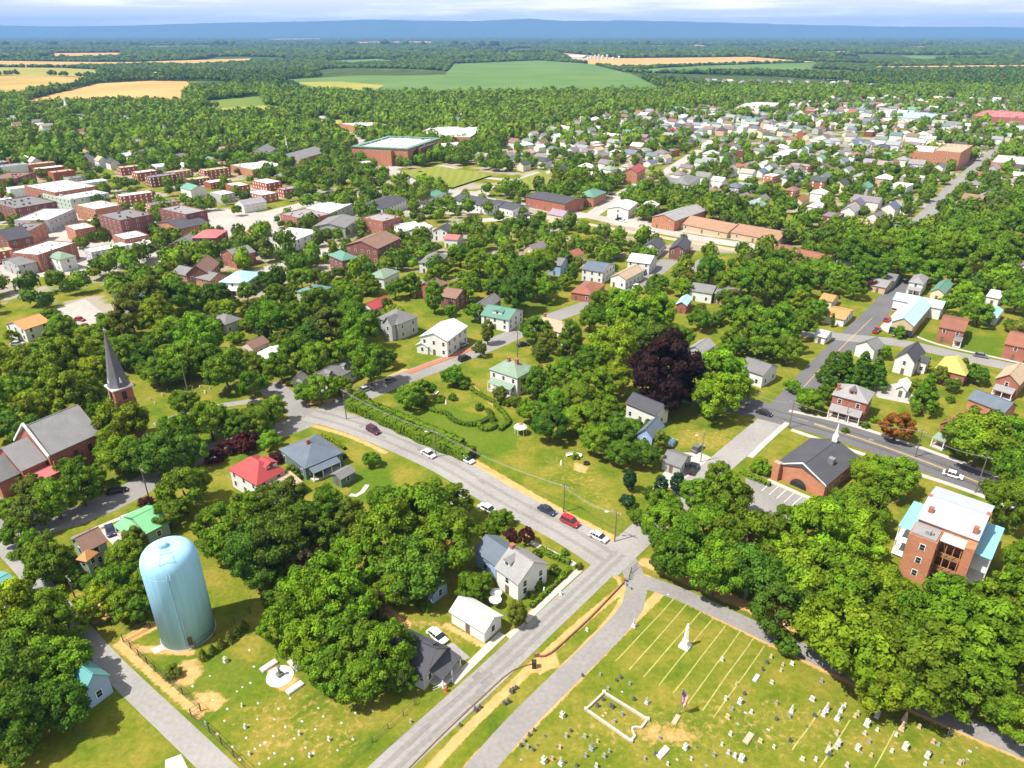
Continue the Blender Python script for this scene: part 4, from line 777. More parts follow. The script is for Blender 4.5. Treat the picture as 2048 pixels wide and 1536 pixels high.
B('white-roofed garage by the intersection', (1630, 668), (1652, 676), (1668, 664), 2.8, 1.2, 'v', roof='w', wall='w', name='garage', cat='garage')
B('white house with steep grey roof below the street corner trees', (1710, 688), (1750, 702), (1763, 690), 4.2, 2.4, 'u', roof='g', wall='w')
B('white house with dark grey ribbed roof between large trees', (1487, 729), (1527, 752), (1558, 733), 4.4, 2.2, 'v', roof='g', wall='w', lm='the white house between large trees')
B('grey-roofed house mostly hidden behind the purple tree', (1381, 692), (1406, 708), (1432, 690), 4.4, 2.0, 'u', roof='lg', wall='gy')
B('white house with grey-green hipped roof and two maroon chimneys in the garden', (977, 738), (1035, 757), (1073, 735), 6.4, 2.6, 'v', 'hip', roof='ggn', wall='w', st=2, ch=[(.45, .6, 1.0, .95), (.5, .35, 1.0, .95)], ex=[('porch', 'x', .1, .9, 2.2, 3.0, 'ggn')], lm='the garden house with two chimneys')
B('tall white L-shaped house with white metal roof beside the brick footway', (848, 666), (895, 683), (936, 652), 6.2, 2.2, 'u', roof='w', wall='w', st=2, ex=[('wing', -.5, 5, 7.5, 12.5, 3.0, 1.2, 'u', 'gable', 'w', 'w')], lm='the tall white house')
B('grey Victorian house with steep cross gables', (752, 636), (795, 650), (826, 630), 6.2, 3.4, 'u', 'hip', roof='g', wall='gy', st=2, ex=[('wing', -2, 3, 1, 6, 6, 3, 'u', 'gable', 'g', 'gy')], lm='the grey Victorian house')
B('low house with bright red and white metal roof', (728, 608), (748, 620), (787, 602), 3.8, 1.8, 'u', roof='r', wall='w')
B('pale teal hipped house with two chimneys', (602, 578), (630, 590), (665, 574), 4.6, 2.0, 'v', 'hip', roof='gn', wall='mnt', ch=[(.3, .5, 1), (.7, .5, 1)], lm='the pale teal house')
B('white house with bright green metal cross-gable roof', (960, 630), (1018, 641), (1046, 620), 4.8, 2.4, 'v', roof='gn', wall='w', ex=[('dormer', 'x', .5, 4, 'gn')], lm='the bright green roof')
B('grey-roofed white house behind the bright green roof', (945, 612), (975, 618), (1004, 598), 5.2, 2.2, 'u', roof='g', wall='w')
B('two storey white house with beige roof on the side street', (1073, 652), (1129, 668), (1148, 650), 5.0, 2.4, 'v', roof='tan', wall='w', st=2, ch=[(.5, .97, 1, 1)], lm='the beige-roofed white house')
B('low brown-roofed building with white garage doors', (1146, 580), (1184, 591), (1212, 568), 3.4, 2.0, 'u', 'hip', roof='rb', wall='bk', lm='the low brown roof')
B('white two storey terrace house with green roof', (1165, 536), (1206, 545), (1232, 528), 5.6, 2.0, 'v', roof='sb', wall='w', st=2, lm='the white terrace')
B('white house with brown roof beside the terrace', (1222, 552), (1252, 560), (1290, 540), 4.4, 2.0, 'u', roof='tan', wall='w')
B('bright white-roofed house with blue shaded gable', (1258, 518), (1300, 528), (1316, 513), 5.2, 2.2, 'v', roof='w', wall='w', st=2)
B('white gabled house with grey roof near the maroon gable', (1287, 490), (1318, 498), (1332, 486), 4.6, 2.4, 'u', roof='dg', wall='w')
B('grey-roofed house with maroon painted gable', (1342, 492), (1372, 502), (1384, 484), 4.8, 2.6, 'u', roof='dg', wall='bd', lm='the maroon gable')
B('row house with mossy grey roof and white front, left of a row', (1380, 578), (1425, 588), (1440, 572), 4.4, 1.8, 'v', roof='g', wall='w', lm='the mossy grey row')
B('pink-fronted house with grey roof, right of a row', (1428, 586), (1472, 594), (1486, 578), 4.2, 1.8, 'v', roof='g', wall='tn')
B('small red-walled shed with pale blue roof', (1355, 603), (1374, 612), (1386, 596), 3.6, 1.4, 'u', roof='bl', wall='bk', name='shed', cat='shed')
B('blue-walled house left of the white terrace', (1100, 525), (1122, 532), (1140, 518), 5, 2, 'v', roof='g', wall='blu')
B('grey-roofed white cottage above the lower street', (617, 755), (655, 768), (714, 736), 3.8, 2.8, 'u', roof='g', wall='w', ch=[(.25, .2, .9, .5)], ex=[('dormer', 'y', .25, 2, 'g'), ('dormer', 'y', .75, 2, 'g')], lm='the grey-roofed white cottage')
B('small grey-roofed outbuilding left of the white cottage', (590, 752), (606, 762), (628, 744), 3.0, 1.6, 'u', roof='g', wall='gy', name='outbuilding', cat='shed')
B('low white-roofed house with rust walls among trees', (500, 712), (530, 722), (574, 700), 3.0, 1.2, 'u', roof='w', wall='bk', lm='the low white-roofed house')
B('brown-roofed house behind the low white roof', (478, 690), (505, 698), (540, 684), 3.8, 1.8, 'u', roof='br', wall='cr')
B('dark grey house at the edge of the wood', (418, 640), (450, 650), (482, 636), 4.0, 2.2, 'v', 'hip', roof='g', wall='gy')
B('pale blue-grey-roofed house with white columned porch', (455, 553), (490, 567), (524, 545), 5.6, 2.6, 'u', 'hip', roof='bl', wall='w', ex=[('porch', 'x', 0, 1, 2.5, 3, 'w')], lm='the pale columned house')
B('long slate-roofed building with orange-tinted wall beyond the wood', (342, 545), (420, 562), (465, 552), 5, 2.2, 'v', roof='g', wall='bo', name='market_hall', cat='building', lm='the long slate-roofed hall')
B('brick building with steep brown gabled roof', (385, 535), (418, 548), (440, 525), 6.5, 4, 'u', roof='br', wall='bd', name='brick_building', cat='building')
B('white house with orange-red roof at the left edge', (8, 648), (48, 660), (92, 640), 5.0, 2.0, 'u', roof='or', wall='w', lm='the orange-red roof at the left edge')
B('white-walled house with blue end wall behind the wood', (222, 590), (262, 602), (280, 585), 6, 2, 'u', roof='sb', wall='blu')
B('dark brick building with pointed green roof beside the library', (656, 510), (684, 522), (700, 508), 8, 2.5, 'u', 'hip', roof='gn', wall='bd', st=2, name='brick_building', cat='building', lm='the pointed green roof')
B('long dark brick library building with brown-grey roof', (700, 486), (755, 498), (802, 476), 7.5, 3, 'u', roof='br', wall='bd', st=2, name='library_building', cat='library', lm='the brown-roofed brick library')
B('white house with grey-green hipped roof by the car park', (742, 548), (768, 558), (800, 542), 4.5, 2.2, 'u', 'hip', roof='ggn', wall='w')
B('round-ended grey-roofed house among trees', (845, 518), (878, 528), (898, 510), 5.0, 2.2, 'u', 'hip', roof='g', wall='w')
B('brown-roofed brick house with mossy ridge', (838, 570), (868, 580), (896, 566), 4.8, 2.4, 'u', roof='br', wall='bk')
B('maroon-walled house with brown roof and cream porch', (882, 590), (912, 598), (940, 582), 5, 2.2, 'v', roof='br', wall='bd')
# school, church and industry further out
e, lx, ly, xd, yd, c = B('large red brick school with green-edged roof', (738, 285), (815, 300), (880, 278), 13, .1, 'u', 'flat', roof='w', wall='bo', st=3, name='school', cat='school', lm='the big brick school', g=False, sp=4.5)
m_ = MB()
for q in ((-.6, lx+.6, -.6, 4), (-.6, 4, 4, ly+.6), (4, lx+.6, ly-4, ly+.6), (lx-4, lx+.6, 4, ly-4)): m_.box(*q, 13.4, 14)
ob('green_roof_edge', m_.mesh('green_roof_edge', METAL), e, (-lx/2, -ly/2, 0), 0, RC['gn']); sub(e, 'front_bay', -lx/2-5, -ly/4, 6, ly/2, 12, .1, 'u', 'flat', 'gn', 'bo'); sub(e, 'side_bay', -lx/4, -ly/2-4, lx/2, 6, 12, .1, 'u', 'flat', 'gn', 'bd')
B('long flat pale-roofed gymnasium behind the school', (845, 262), (940, 275), (972, 254), 9, .1, 'v', 'flat', roof='w', wall='bo', st=1, name='gymnasium', cat='building', lm='the pale gymnasium roof', sp=8)
B('long white-roofed brick hall left of the gymnasium', (678, 247), (765, 262), (790, 252), 7, .1, 'v', 'flat', roof='w', wall='bo', st=1, name='brick_hall', cat='building', sp=8)
B('white flat annex right of the school', (878, 290), (905, 297), (920, 284), 5, .1, 'v', 'flat', roof='w', wall='w', st=1, name='annex', cat='building')
e, *_ = B('long low brick church with grey roof and thin white steeple', (556, 312), (590, 322), (658, 302), 5.5, 3.5, 'u', roof='g', wall='bk', st=1, name='church', cat='church', lm='the white-steepled church', g=False, sp=5)
gp = G(576, 312); zs = zat(gp, 270); hz_ = zat(gp, 300); e2 = ob('white_steeple', MB().box(-1.6, 1.6, -1.6, 1.6, 0, hz_).lathe([(1.5, hz_), (.9, hz_+3), (.06, zs)], 8).mesh('white_steeple', WHITE), None, gp); tag(e2, 'thin white pointed steeple in front of the long low brick church', 'steeple')
gp = G(136, 228); e2 = ob('white_steeple', MB().box(-2, 2, -2, 2, 0, 12).lathe([(2, 12), (1, 17), (.06, 24)], 8).mesh('white_steeple', WHITE), None, gp); tag(e2, 'small distant white steeple near the top left fields', 'steeple')
B('grey church house with pale gable left of the white steeple', (510, 300), (535, 308), (556, 295), 6, 4, 'u', roof='g', wall='w')
B('long dark-roofed brick industrial building with maroon front', (1050, 393), (1130, 408), (1160, 396), 6.5, 1.5, 'v', roof='dg', wall='bk', st=1, name='industrial_building', cat='building', lm='the long dark-roofed brick building', sp=6)
B('brick station building with green hipped roof', (1156, 388), (1188, 395), (1214, 384), 6, 3, 'v', 'hip', roof='gn', wall='bo', name='station', cat='building', lm='the green hipped station roof')
B('large white metal warehouse with low roof', (1218, 413), (1258, 420), (1276, 405), 5.5, 1.6, 'u', roof='w', wall='w', name='warehouse', cat='warehouse', lm='the white metal warehouse', sp=6)
B('cream warehouse with white roof right of the white one', (1280, 412), (1305, 420), (1322, 406), 5.5, 2, 'u', roof='w', wall='tn', name='warehouse', cat='warehouse', sp=6)
B('brick warehouse with curved grey roof', (1320, 428), (1350, 442), (1415, 420), 6, 2.5, 'u', roof='lg', wall='bo', name='warehouse', cat='warehouse', sp=6)
B('very long rusty brown quonset-roofed mill, left section', (1355, 446), (1455, 466), (1468, 448), 3.2, 3, 'v', roof='mill', wall='tn', name='mill_shed', cat='warehouse', lm='the long rusty mill roof', sp=8)
B('very long rusty brown quonset-roofed mill, right section', (1458, 464), (1556, 482), (1566, 464), 3.2, 3, 'v', roof='mill', wall='tn', name='mill_shed', cat='warehouse', sp=8)
B('white building with slate-blue roof and arched front beside the car park', (900, 398), (980, 415), (1000, 402), 5, 2, 'v', roof='dg', wall='w', name='shop_building', cat='building', lm='the slate-blue shop roof')
B('low dark-roofed white shop right of the slate-blue roof', (975, 408), (1025, 420), (1040, 408), 4.5, 1.8, 'v', roof='dg', wall='w', name='shop_building', cat='building')
B('small bright green-roofed white pavilion', (850, 388), (862, 397), (894, 384), 4, 1.5, 'u', roof='gn', wall='w', name='pavilion', cat='building')
B('long white building with dark roof and glazed front', (725, 408), (765, 418), (816, 398), 5.5, 2, 'u', roof='dg', wall='w', name='shop_building', cat='building', lm='the glazed white shop')
B('red brick corner block with flat grey roof', (724, 436), (765, 444), (792, 432), 8, .1, 'u', 'flat', roof='lg', wall='bk', st=2, name='brick_block', cat='building', lm='the red brick corner block')
B('white two storey house, first of two near the corner block', (786, 450), (812, 460), (828, 448), 5.5, 2, 'u', roof='w', wall='w', lm='the pair of white houses')
B('white two storey house, second of two near the corner block', (820, 456), (845, 466), (866, 452), 5, 2, 'u', roof='w', wall='w')
B('pink-roofed white house in the trees', (892, 474), (915, 480), (928, 470), 4.5, 1.4, 'v', roof='pk', wall='w')
B('dark grey-roofed house left of the pink roof', (870, 458), (895, 464), (910, 454), 5, 2, 'u', roof='dg', wall='w')
B('red-orange painted gabled house in the far town', (1253, 340), (1275, 346), (1292, 335), 8, 3, 'u', roof='r', wall='bo', st=2, lm='the red-orange house')
B('large white house with grey mansard roof', (1345, 362), (1378, 370), (1402, 356), 8, 3, 'u', 'hip', roof='g', wall='w', st=2, lm='the large white mansard house')
e, *_ = B('five storey orange brick block with pale flat roof', (1874, 298), (1922, 306), (1946, 291), 14, .1, 'v', 'flat', roof='tan', wall='bo', st=4, name='brick_block', cat='building', lm='the tall orange brick block', sp=5)
B('low orange brick wing left of the tall brick block', (1820, 298), (1872, 306), (1890, 295), 7, .1, 'v', 'flat', roof='w', wall='bo', name='brick_wing', cat='building', sp=5)
B('long red-walled factory with white roof in the top right', (1948, 230), (2060, 238), (2080, 226), 10, .1, 'v', 'flat', roof='pk', wall='bk', name='factory', cat='factory', lm='the red factory', sp=10)
B('orange brick shops beside the far straight road', (1985, 322), (2050, 330), (2060, 315), 6, .1, 'v', 'flat', roof='w', wall='bo', name='shop_building', cat='building', lm='the orange shops', sp=5)
B('pale blue-roofed warehouse far to the right', (1800, 232), (1860, 238), (1880, 228), 7, 1.5, 'v', roof='bl', wall='w', name='warehouse', cat='warehouse', sp=8)
B('large pale flat-roofed store in the upper right woods', (1478, 212), (1540, 218), (1560, 206), 7, .1, 'v', 'flat', roof='w', wall='tn', name='store', cat='building', lm='the pale store in the woods', sp=8)
B('cream flat-roofed store in the right woods', (1640, 152), (1695, 154), (1710, 147), 7, .1, 'v', 'flat', roof='w', wall='cr', name='store', cat='building', sp=12)
# downtown blocks, left
for lab, a, b_, c_, h, rh, ri, kd, ro, wa in (
  ('long red brick block with white ground floor', (48, 372), (110, 386), (172, 368), 10, .1, 'u', 'flat', 'w', 'bk'), ('white-roofed block with teal shop front', (85, 388), (140, 400), (185, 380), 8, .1, 'u', 'flat', 'w', 'mnt'),
  ('dark brick block at the left edge of downtown', (-20, 405), (30, 418), (80, 396), 9, .1, 'u', 'flat', 'g', 'bd'), ('wide white-roofed block with grey walls', (62, 428), (96, 441), (150, 418), 7, .1, 'u', 'flat', 'w', 'gy'),
  ('orange and dark brick block with slate roof', (38, 452), (60, 462), (90, 446), 8, .1, 'u', 'flat', 'g', 'bo'), ('small brick shop with white roof', (130, 452), (150, 461), (176, 448), 7, .1, 'u', 'flat', 'w', 'bo'),
  ('dark brick gabled block at the left edge', (-20, 470), (15, 482), (42, 464), 7, 4, 'u', 'gable', 'dg', 'bd'), ('brick hall with long white roof', (52, 496), (76, 511), (152, 486), 8, .1, 'u', 'flat', 'w', 'bk'),
  ('white house with grey hipped roof behind the market', (92, 512), (118, 520), (140, 508), 6, 2, 'u', 'hip', 'ggn', 'w'), ('tall orange and dark brick hotel block', (196, 430), (240, 442), (300, 428), 12, .1, 'u', 'flat', 'g', 'bd'),
  ('brick block with tall white pilasters', (318, 418), (372, 430), (398, 418), 12, .1, 'v', 'flat', 'lg', 'bd'), ('dark-roofed long brick market block', (310, 445), (360, 458), (398, 440), 8, 2, 'u', 'gable', 'dg', 'bo'),
  ('maroon block with bright pink roof', (398, 466), (432, 476), (456, 460), 8, 2, 'u', 'hip', 'pk', 'bd'), ('low pink-roofed shop beside downtown', (470, 470), (490, 476), (515, 464), 4, 1, 'u', 'gable', 'pk', 'bk'),
  ('long white flat roof right of downtown', (600, 420), (650, 432), (705, 408), 6, .1, 'u', 'flat', 'w', 'gy'), ('red brick row with white roof', (560, 428), (610, 440), (640, 424), 7, .1, 'v', 'flat', 'lg', 'bk'),
  ('grey warehouse with curved dark roof', (640, 444), (690, 456), (720, 436), 6, 2, 'u', 'gable', 'g', 'gy'), ('white-roofed shop with red front wall', (460, 330), (505, 340), (550, 326), 6, .1, 'u', 'flat', 'w', 'bo'),
  ('brown flat block above downtown', (0, 350), (30, 358), (70, 345), 8, .1, 'u', 'flat', 'br', 'bd'), ('pale roofed small brick shop on the corner', (224, 470), (250, 480), (285, 466), 6, .1, 'u', 'flat', 'w', 'bk'),
  ('row of orange brick shops with white cornice', (150, 410), (190, 420), (215, 404), 8, .1, 'v', 'flat', 'w', 'bo'), ('white shed roof by the big downtown tree', (258, 486), (290, 492), (318, 478), 4, .1, 'u', 'flat', 'w', 'w'),
  ('slate gabled house left of the maroon block', (350, 482), (375, 492), (400, 476), 6, 2.5, 'u', 'gable', 'g', 'bk'), ('white-walled store with grey roof', (0, 520), (35, 532), (70, 515), 5, 2, 'u', 'gable', 'g', 'gy'),
  ('long cream-roofed block behind the library', (540, 470), (590, 482), (640, 462), 5, .1, 'u', 'flat', 'w', 'w'), ('brick duplex with slate roof', (440, 505), (470, 514), (500, 500), 6, 2.4, 'u', 'gable', 'g', 'bk')):
    B(lab, a, b_, c_, h, rh, ri, kd, ro, wa, name='town_block' if kd == 'flat' else 'town_house', cat='building', sp=4.2)
for nm, x, y in (('the pink-roofed maroon block', 430, 470), ('the long white-roofed brick hall', 100, 500), ('the hotel block', 245, 435), ('the red brick block with white ground floor', 110, 380)): lmk(nm, x, y, 'b')
for nm, x, y in (('the blue water tower', 370, 1260), ('the cemetery flagpole', 1360, 1425), ('the tall white obelisk', 1372, 1285), ('the walled grave plot', 1235, 1435), ('the cemetery gate', 1262, 1142), ('the round monument pad', 558, 1352), ('the street corner lamp', 1230, 1080),
  ('the lane bend at bottom right', 1900, 1425), ('the bottom left lane', 330, 1430), ('the parterre garden', 930, 840), ('the clipped street hedge', 830, 870), ('the top left wheat field', 230, 180), ('the big green crop field', 950, 165), ('the far straight road', 1900, 380), ('the highway end at right', 2000, 985),
  ('the shaded left street', 230, 1012), ('the graveyard path by the church', 330, 840), ('the copper purple tree', 1330, 760), ('the orange-leaved tree', 1795, 850), ('the road crossing in front of the hedge', 620, 830), ('the highway crossing', 1560, 828), ('the picnic lawn', 1150, 920), ('the clipped cone shrubs', 440, 1285), ('the cottage corner', 845, 1400), ('the dark fence corner', 402, 1430), ('the round dirt patch', 375, 1345), ('the fence end at bottom', 560, 1530), ('the left cemetery middle', 640, 1440), ('the right cemetery bottom edge', 1500, 1520), ('the lane edge at bottom', 1040, 1510)): lmk(nm, x, y, 'x')
# ------------------------------------------------------------------ water tower
tb = G(377, 1263); zsld = zat(tb, 1124); ztop = zat(tb, 1092); TR = 4.72
tw = ob('water_tower', None, None, tb)
m_, t, b = newmat('tower_paint'); n = t.nodes.new; l = t.links.new; b.inputs['Roughness'].default_value = .6; b.inputs['Specular IOR Level'].default_value = .2
tcn = n('ShaderNodeTexCoord'); mp_ = n('ShaderNodeMapping'); mp_.inputs['Scale'].default_value = (1.2, 1.2, .12); l(tcn.outputs['Object'], mp_.inputs[0])
nz_ = n('ShaderNodeTexNoise'); nz_.inputs['Scale'].default_value = 1.5; nz_.inputs['Detail'].default_value = 5; l(mp_.outputs[0], nz_.inputs[0])
r_ = n('ShaderNodeValToRGB'); r_.color_ramp.elements[0].position = .3; r_.color_ramp.elements[1].position = .7; r_.color_ramp.elements[0].color = (.28, .53, .75, 1); r_.color_ramp.elements[1].color = (.35, .61, .82, 1)
l(nz_.outputs[0], r_.inputs[0]); l(r_.outputs[0], b.inputs['Base Color']); TOWP = m_
prof = [(TR, 0), (TR, zsld)] + [(TR * math.cos(a) ** .52, zsld + (ztop - zsld) * math.sin(a) ** .85) for a in [R(d) for d in (6, 14, 24, 36, 48, 60, 70, 80)]] + [(.02, ztop)]
tk = ob('tank', MB().lathe(prof, 72).mesh('tank', TOWP, True), tw)
for p_ in tk.data.polygons: p_.use_smooth = True
m_ = MB()
for z in [zsld * .985]: m_.lathe([(TR + .004, z - .035), (TR + .022, z - .02), (TR + .022, z + .02), (TR + .004, z + .035)], 72)
ob('weld_seam', m_.mesh('weld_seam', TOWP), tk); ob('base_ring', MB().lathe([(TR + .12, 0), (TR + .12, .12), (TR + .05, .14)], 48).mesh('base_ring', CONC), tw)
ang = math.atan2(-.93, .37)
def onw(a, r_, z): return (r_ * math.cos(a), r_ * math.sin(a), z)
m_ = MB()
for s in (-.05, .05): m_.tube([onw(ang + s, TR + .28, .6), onw(ang + s, TR + .28, zsld + .3), onw(ang + s*1.1, TR * .86, zsld + (ztop - zsld) * .62)], .05, 5)
for i in range(int(zsld / .5)): m_.tube([onw(ang - .05, TR + .28, 1 + i * .5), onw(ang + .05, TR + .28, 1 + i * .5)], .03, 4)
PALB = M('pale_blue_steel', (.4, .62, .72), .5); ob('ladder', m_.mesh('ladder', PALB), tw)
ob('door', MB().box(-.45, .45, -.12, .1, .9, 2.9).mesh('door', M('rusty_brown_hatch', (.13, .08, .05), .8)), tw, (TR * math.cos(ang + .12), TR * math.sin(ang + .12), 0), ang + .12 + math.pi / 2)
ob('roof_hatch', MB().lathe([(.8, -.3), (.8, .75), (.55, .95), (.1, 1.0)], 16, (-.4, -.1)).mesh('roof_hatch', TOWP), tw, (0, 0, ztop - .1))
m_ = MB(); P_ = [onw(ang + a, r2, zsld + (ztop - zsld) * k) for a, r2, k in ((-.25, 4.1, .48), (.35, 4.1, .48), (.4, 2.3, .85), (-.3, 2.3, .85))]
for i in range(4):
    a_, b_ = Vector(P_[i]), Vector(P_[(i + 1) % 4])
    m_.tube([a_, a_ + Vector((0, 0, 1))], .03, 4); m_.tube([a_ + Vector((0, 0, 1)), b_ + Vector((0, 0, 1))], .03, 4); m_.tube([a_ + Vector((0, 0, .5)), b_ + Vector((0, 0, .5))], .03, 4)
ob('railing', m_.mesh('railing', M('grey_steel', (.25, .27, .28), .5)), tw); tag(tw, 'tall pale blue cylindrical water tower with rounded top and vertical ladder', 'water tower')
# ------------------------------------------------------------------ hedges
def hedge(pts, wd, hh, c, label, closed=False, sz=.16):
    P = dense([G(*p) for p in pts], 1.0); rng = np.random.default_rng(len(PEND) + 3); q = np.array([tuple(p) for p in P]); L_ = len(P)
    n_ = int(L_ * 95 * (wd + hh) / 3); ti = rng.integers(0, L_ - 1, n_); f_ = rng.random(n_)[:, None]; base = q[ti] * (1 - f_) + q[ti + 1] * f_; d = q[ti + 1] - q[ti]; d /= np.linalg.norm(d, axis=1)[:, None] + 1e-9; nn = np.stack([-d[:, 1], d[:, 0], np.zeros(n_)], 1)
    a = rng.uniform(-.15, math.pi + .15, n_); w_ = 1 + .12 * np.sin(ti * .9); o_ = np.clip(np.cos(a) * 1.25, -1, 1) * wd / 2 * w_; z = np.clip(np.sin(a) * 1.3, 0, 1) * hh * (1 + .08 * np.sin(ti * 1.7)); C = base + nn * o_[:, None]; C[:, 2] = z + .05
    nr = nn * np.cos(a)[:, None] + np.array([0, 0, 1.0]) * np.sin(a)[:, None] + rng.normal(size=(n_, 3)) * .35; nr /= np.linalg.norm(nr, axis=1)[:, None]; u = np.cross(nr, rng.normal(size=(n_, 3))); u /= np.linalg.norm(u, axis=1)[:, None]; v = np.cross(nr, u); s = (sz * rng.uniform(.7, 1.5, n_))[:, None]
    V = np.stack([C + u*s, C + v*s*.7 + nr*s*.3, C - u*s, C - v*s*.7], 1).reshape(-1, 3); tone = (rng.uniform(.8, 1.2, n_)).repeat(4)[:, None] * np.array([1, 1, .9])
    o = ob('hedge', npmesh('hedge', V, np.arange(n_ * 4).reshape(-1, 4), LEAF, tone), None, (0, 0, 0), 0, COLS[c][1]); m2 = MB(); Lp, Rp = offs(P, wd * .86)
    for i in range(L_ - 1): m2.add([(*Lp[i][:2], 0), (*Rp[i][:2], 0), (*Rp[i+1][:2], 0), (*Lp[i+1][:2], 0), (*Lp[i][:2], hh*.9), (*Rp[i][:2], hh*.9), (*Rp[i+1][:2], hh*.9), (*Lp[i+1][:2], hh*.9)], [(4,5,6,7)[::-1],(0,1,5,4)[::-1],(2,3,7,6)[::-1]])
    core = m2.mesh('branches', M('hedge_core', (.03, .05, .01), 1)); ob('branches', core, o)
    tag(o, label, 'hedge', 'hedges of the gardens')
hedge([(700, 812), (760, 838), (830, 872), (900, 902), (945, 918)], 4.2, 2.6, 'g', 'long tall clipped hedge between the street and the garden lawn', sz=.22)
hedge([(712, 802), (790, 832), (860, 862), (925, 890)], 2.2, 1.6, 'b', 'lighter green hedge row running just inside the tall street hedge', sz=.2)
for i, (pts, lab) in enumerate((([(838, 806), (855, 818), (875, 826), (892, 828)], 'low curved garden hedge at the left of the parterre'), ([(893, 828), (905, 842), (922, 850), (945, 852)], 'low curved garden hedge in the middle of the parterre'),
      ([(945, 852), (970, 845), (985, 832), (975, 822)], 'low dark hedge curling at the right of the parterre'), ([(958, 850), (958, 860), (975, 864), (992, 858), (990, 850)], 'small ring-shaped hedge below the parterre'),
      ([(990, 812), (1010, 830), (1020, 848), (1000, 862)], 'long pale garden hedge curving down the right side'), ([(925, 758), (945, 782), (975, 800), (1000, 812)], 'garden hedge beside the curved orange path'))):
    hedge(pts, 1.3, 1.0, 'd' if i in (1, 2) else 'g', lab)
hedge([(1080, 1100), (1110, 1118), (1140, 1128)], 1.2, 1.0, 'g', 'low hedge in front of the corner house')
hedge([(1140, 1140), (1090, 1190), (1062, 1216)], .9, .9, 'b', 'clipped hedge along the footway of the corner house'); hedge([(1480, 945), (1512, 962), (1540, 972)], 1.2, 1, 'b', 'low hedge at the left side of the brick hall')
hedge([(975, 1045), (1000, 1062), (1030, 1078)], 1.4, 1.3, 'g', 'hedge beside the street above the corner house'); hedge([(665, 905), (690, 918)], 1.4, 1.4, 'y', 'short yellow green hedge at the right of the blue-grey bungalow'); hedge([(620, 890), (640, 872), (668, 885), (690, 900)], 1, .9, 'y', 'bright hedge along the street by the bungalow')
# ------------------------------------------------------------------ cars
def carmeshes():
    out = {}
    for kind, (L_, W_, hb, hc, c0, c1, c2, c3) in {'car': (4.6, 1.8, .82, 1.42, -1.9, -1.15, .55, 1.3), 'suv': (4.7, 1.9, 1.0, 1.75, -2.2, -1.95, .75, 1.45), 'pickup_truck': (5.4, 1.95, 1.05, 1.8, -.6, -.35, 1.0, 1.7)}.items():
        h = L_ / 2; bm_ = MB(); w_ = W_ / 2
        pr = [(-h, .35), (-h, hb*.92), (-h+.25, hb), (h-1.2, hb), (h-.15, hb*.82), (h, .5), (h-.05, .32)]
        V = [(x, -w_, z) for x, z in pr] + [(x, w_, z) for x, z in pr]; k = len(pr); V = [(x, y * (.93 if z >= hb*.8 else 1), z) for x, y, z in V]
        bm_.add(V, [tuple(range(k)), tuple(range(2*k-1, k-1, -1))] + [(i, k+i, k+(i+1) % k, (i+1) % k) for i in range(k)])
        g_ = MB(); wt = w_ * .78; V = [(c0, -w_*.92, hb-.02), (c3, -w_*.92, hb-.02), (c2, -wt, hc), (c1, -wt, hc), (c0, w_*.92, hb-.02), (c3, w_*.92, hb-.02), (c2, wt, hc), (c1, wt, hc)]
        g_.add(V, [(0,1,2,3),(7,6,5,4),(0,3,7,4),(1,5,6,2),(3,2,6,7),(0,4,5,1)])
        r__ = MB().box(c1-.02, c2+.02, -wt-.02, wt+.02, hc-.01, hc+.06)
        for x in (c1 + .02, (c1+c2)/2, c2-.1): r__.box(x-.05, x+.05, -wt*1.1, wt*1.1, hb, hc)
        b_ = bm_.mesh(kind + '_body', CARM); md = {'body': b_, 'windows': g_.mesh('windows', GLASS), 'car_roof': r__.mesh('car_roof', CARM)}
        if kind == 'pickup_truck': md['load_bed'] = MB().box(-h+.15, -.7, -w_*.8, w_*.8, hb+.003, hb+.02).mesh('load_bed', DARK)
        out[kind] = (md, L_, W_)
    return out
CM = carmeshes(); _m = MB().lathe([(.33, -.1), (.33, .1)], 14); TY = _m.mesh('tyre', TYRE); RM_ = MB().lathe([(.2, -.11), (.2, .11)], 10).mesh('rim', RIM); HLM = MB().box(-.04, .04, -.2, .2, -.08, .08).mesh('headlight', LAMP); TLM = MB().box(-.04, .04, -.18, .18, -.1, .1).mesh('tail_light', LAMPR)
CC = {'white': (.75, .75, .73), 'black': (.012, .012, .015), 'dark blue': (.02, .03, .07), 'silver': (.38, .42, .46), 'red': (.35, .015, .02), 'maroon': (.08, .012, .025), 'grey': (.14, .145, .15), 'teal': (.06, .2, .25), 'purple': (.13, .03, .1)}
def car(px, py, hd, colr, kind='car', label='', parts=True, g='cars parked along the streets'):
    md, L_, W_ = CM[kind]; p = G(px, py); e = ob(kind if kind != 'suv' else 'car', None, None, (p.x, p.y, .03), R(hd))
    for nme, me in md.items(): ob(nme, me, e, (0, 0, 0), 0, CC[colr])
    if parts:
        for sx_ in (-1, 1):
            for sy in (-1, 1): w_ = ob('wheel', TY, e, (sx_ * L_ * .31, sy * (W_/2 - .1), .33)); w_.rotation_euler = (math.pi/2, 0, 0); ob('rim', RM_, w_)
        for sy in (-1, 1): ob('headlight', HLM, e, (L_/2 - .08, sy * W_ * .34, .62)); ob('tail_light', TLM, e, (-L_/2, sy * W_ * .36, .7))
    if label: tag(e, label, 'car' if kind != 'pickup_truck' else 'pickup truck', g)
    else: later(e, colr + ' ' + kind.replace('_', ' ').replace('suv', 'tall car') + ' parked', 'car', g, px, py, ('b',))
    return e
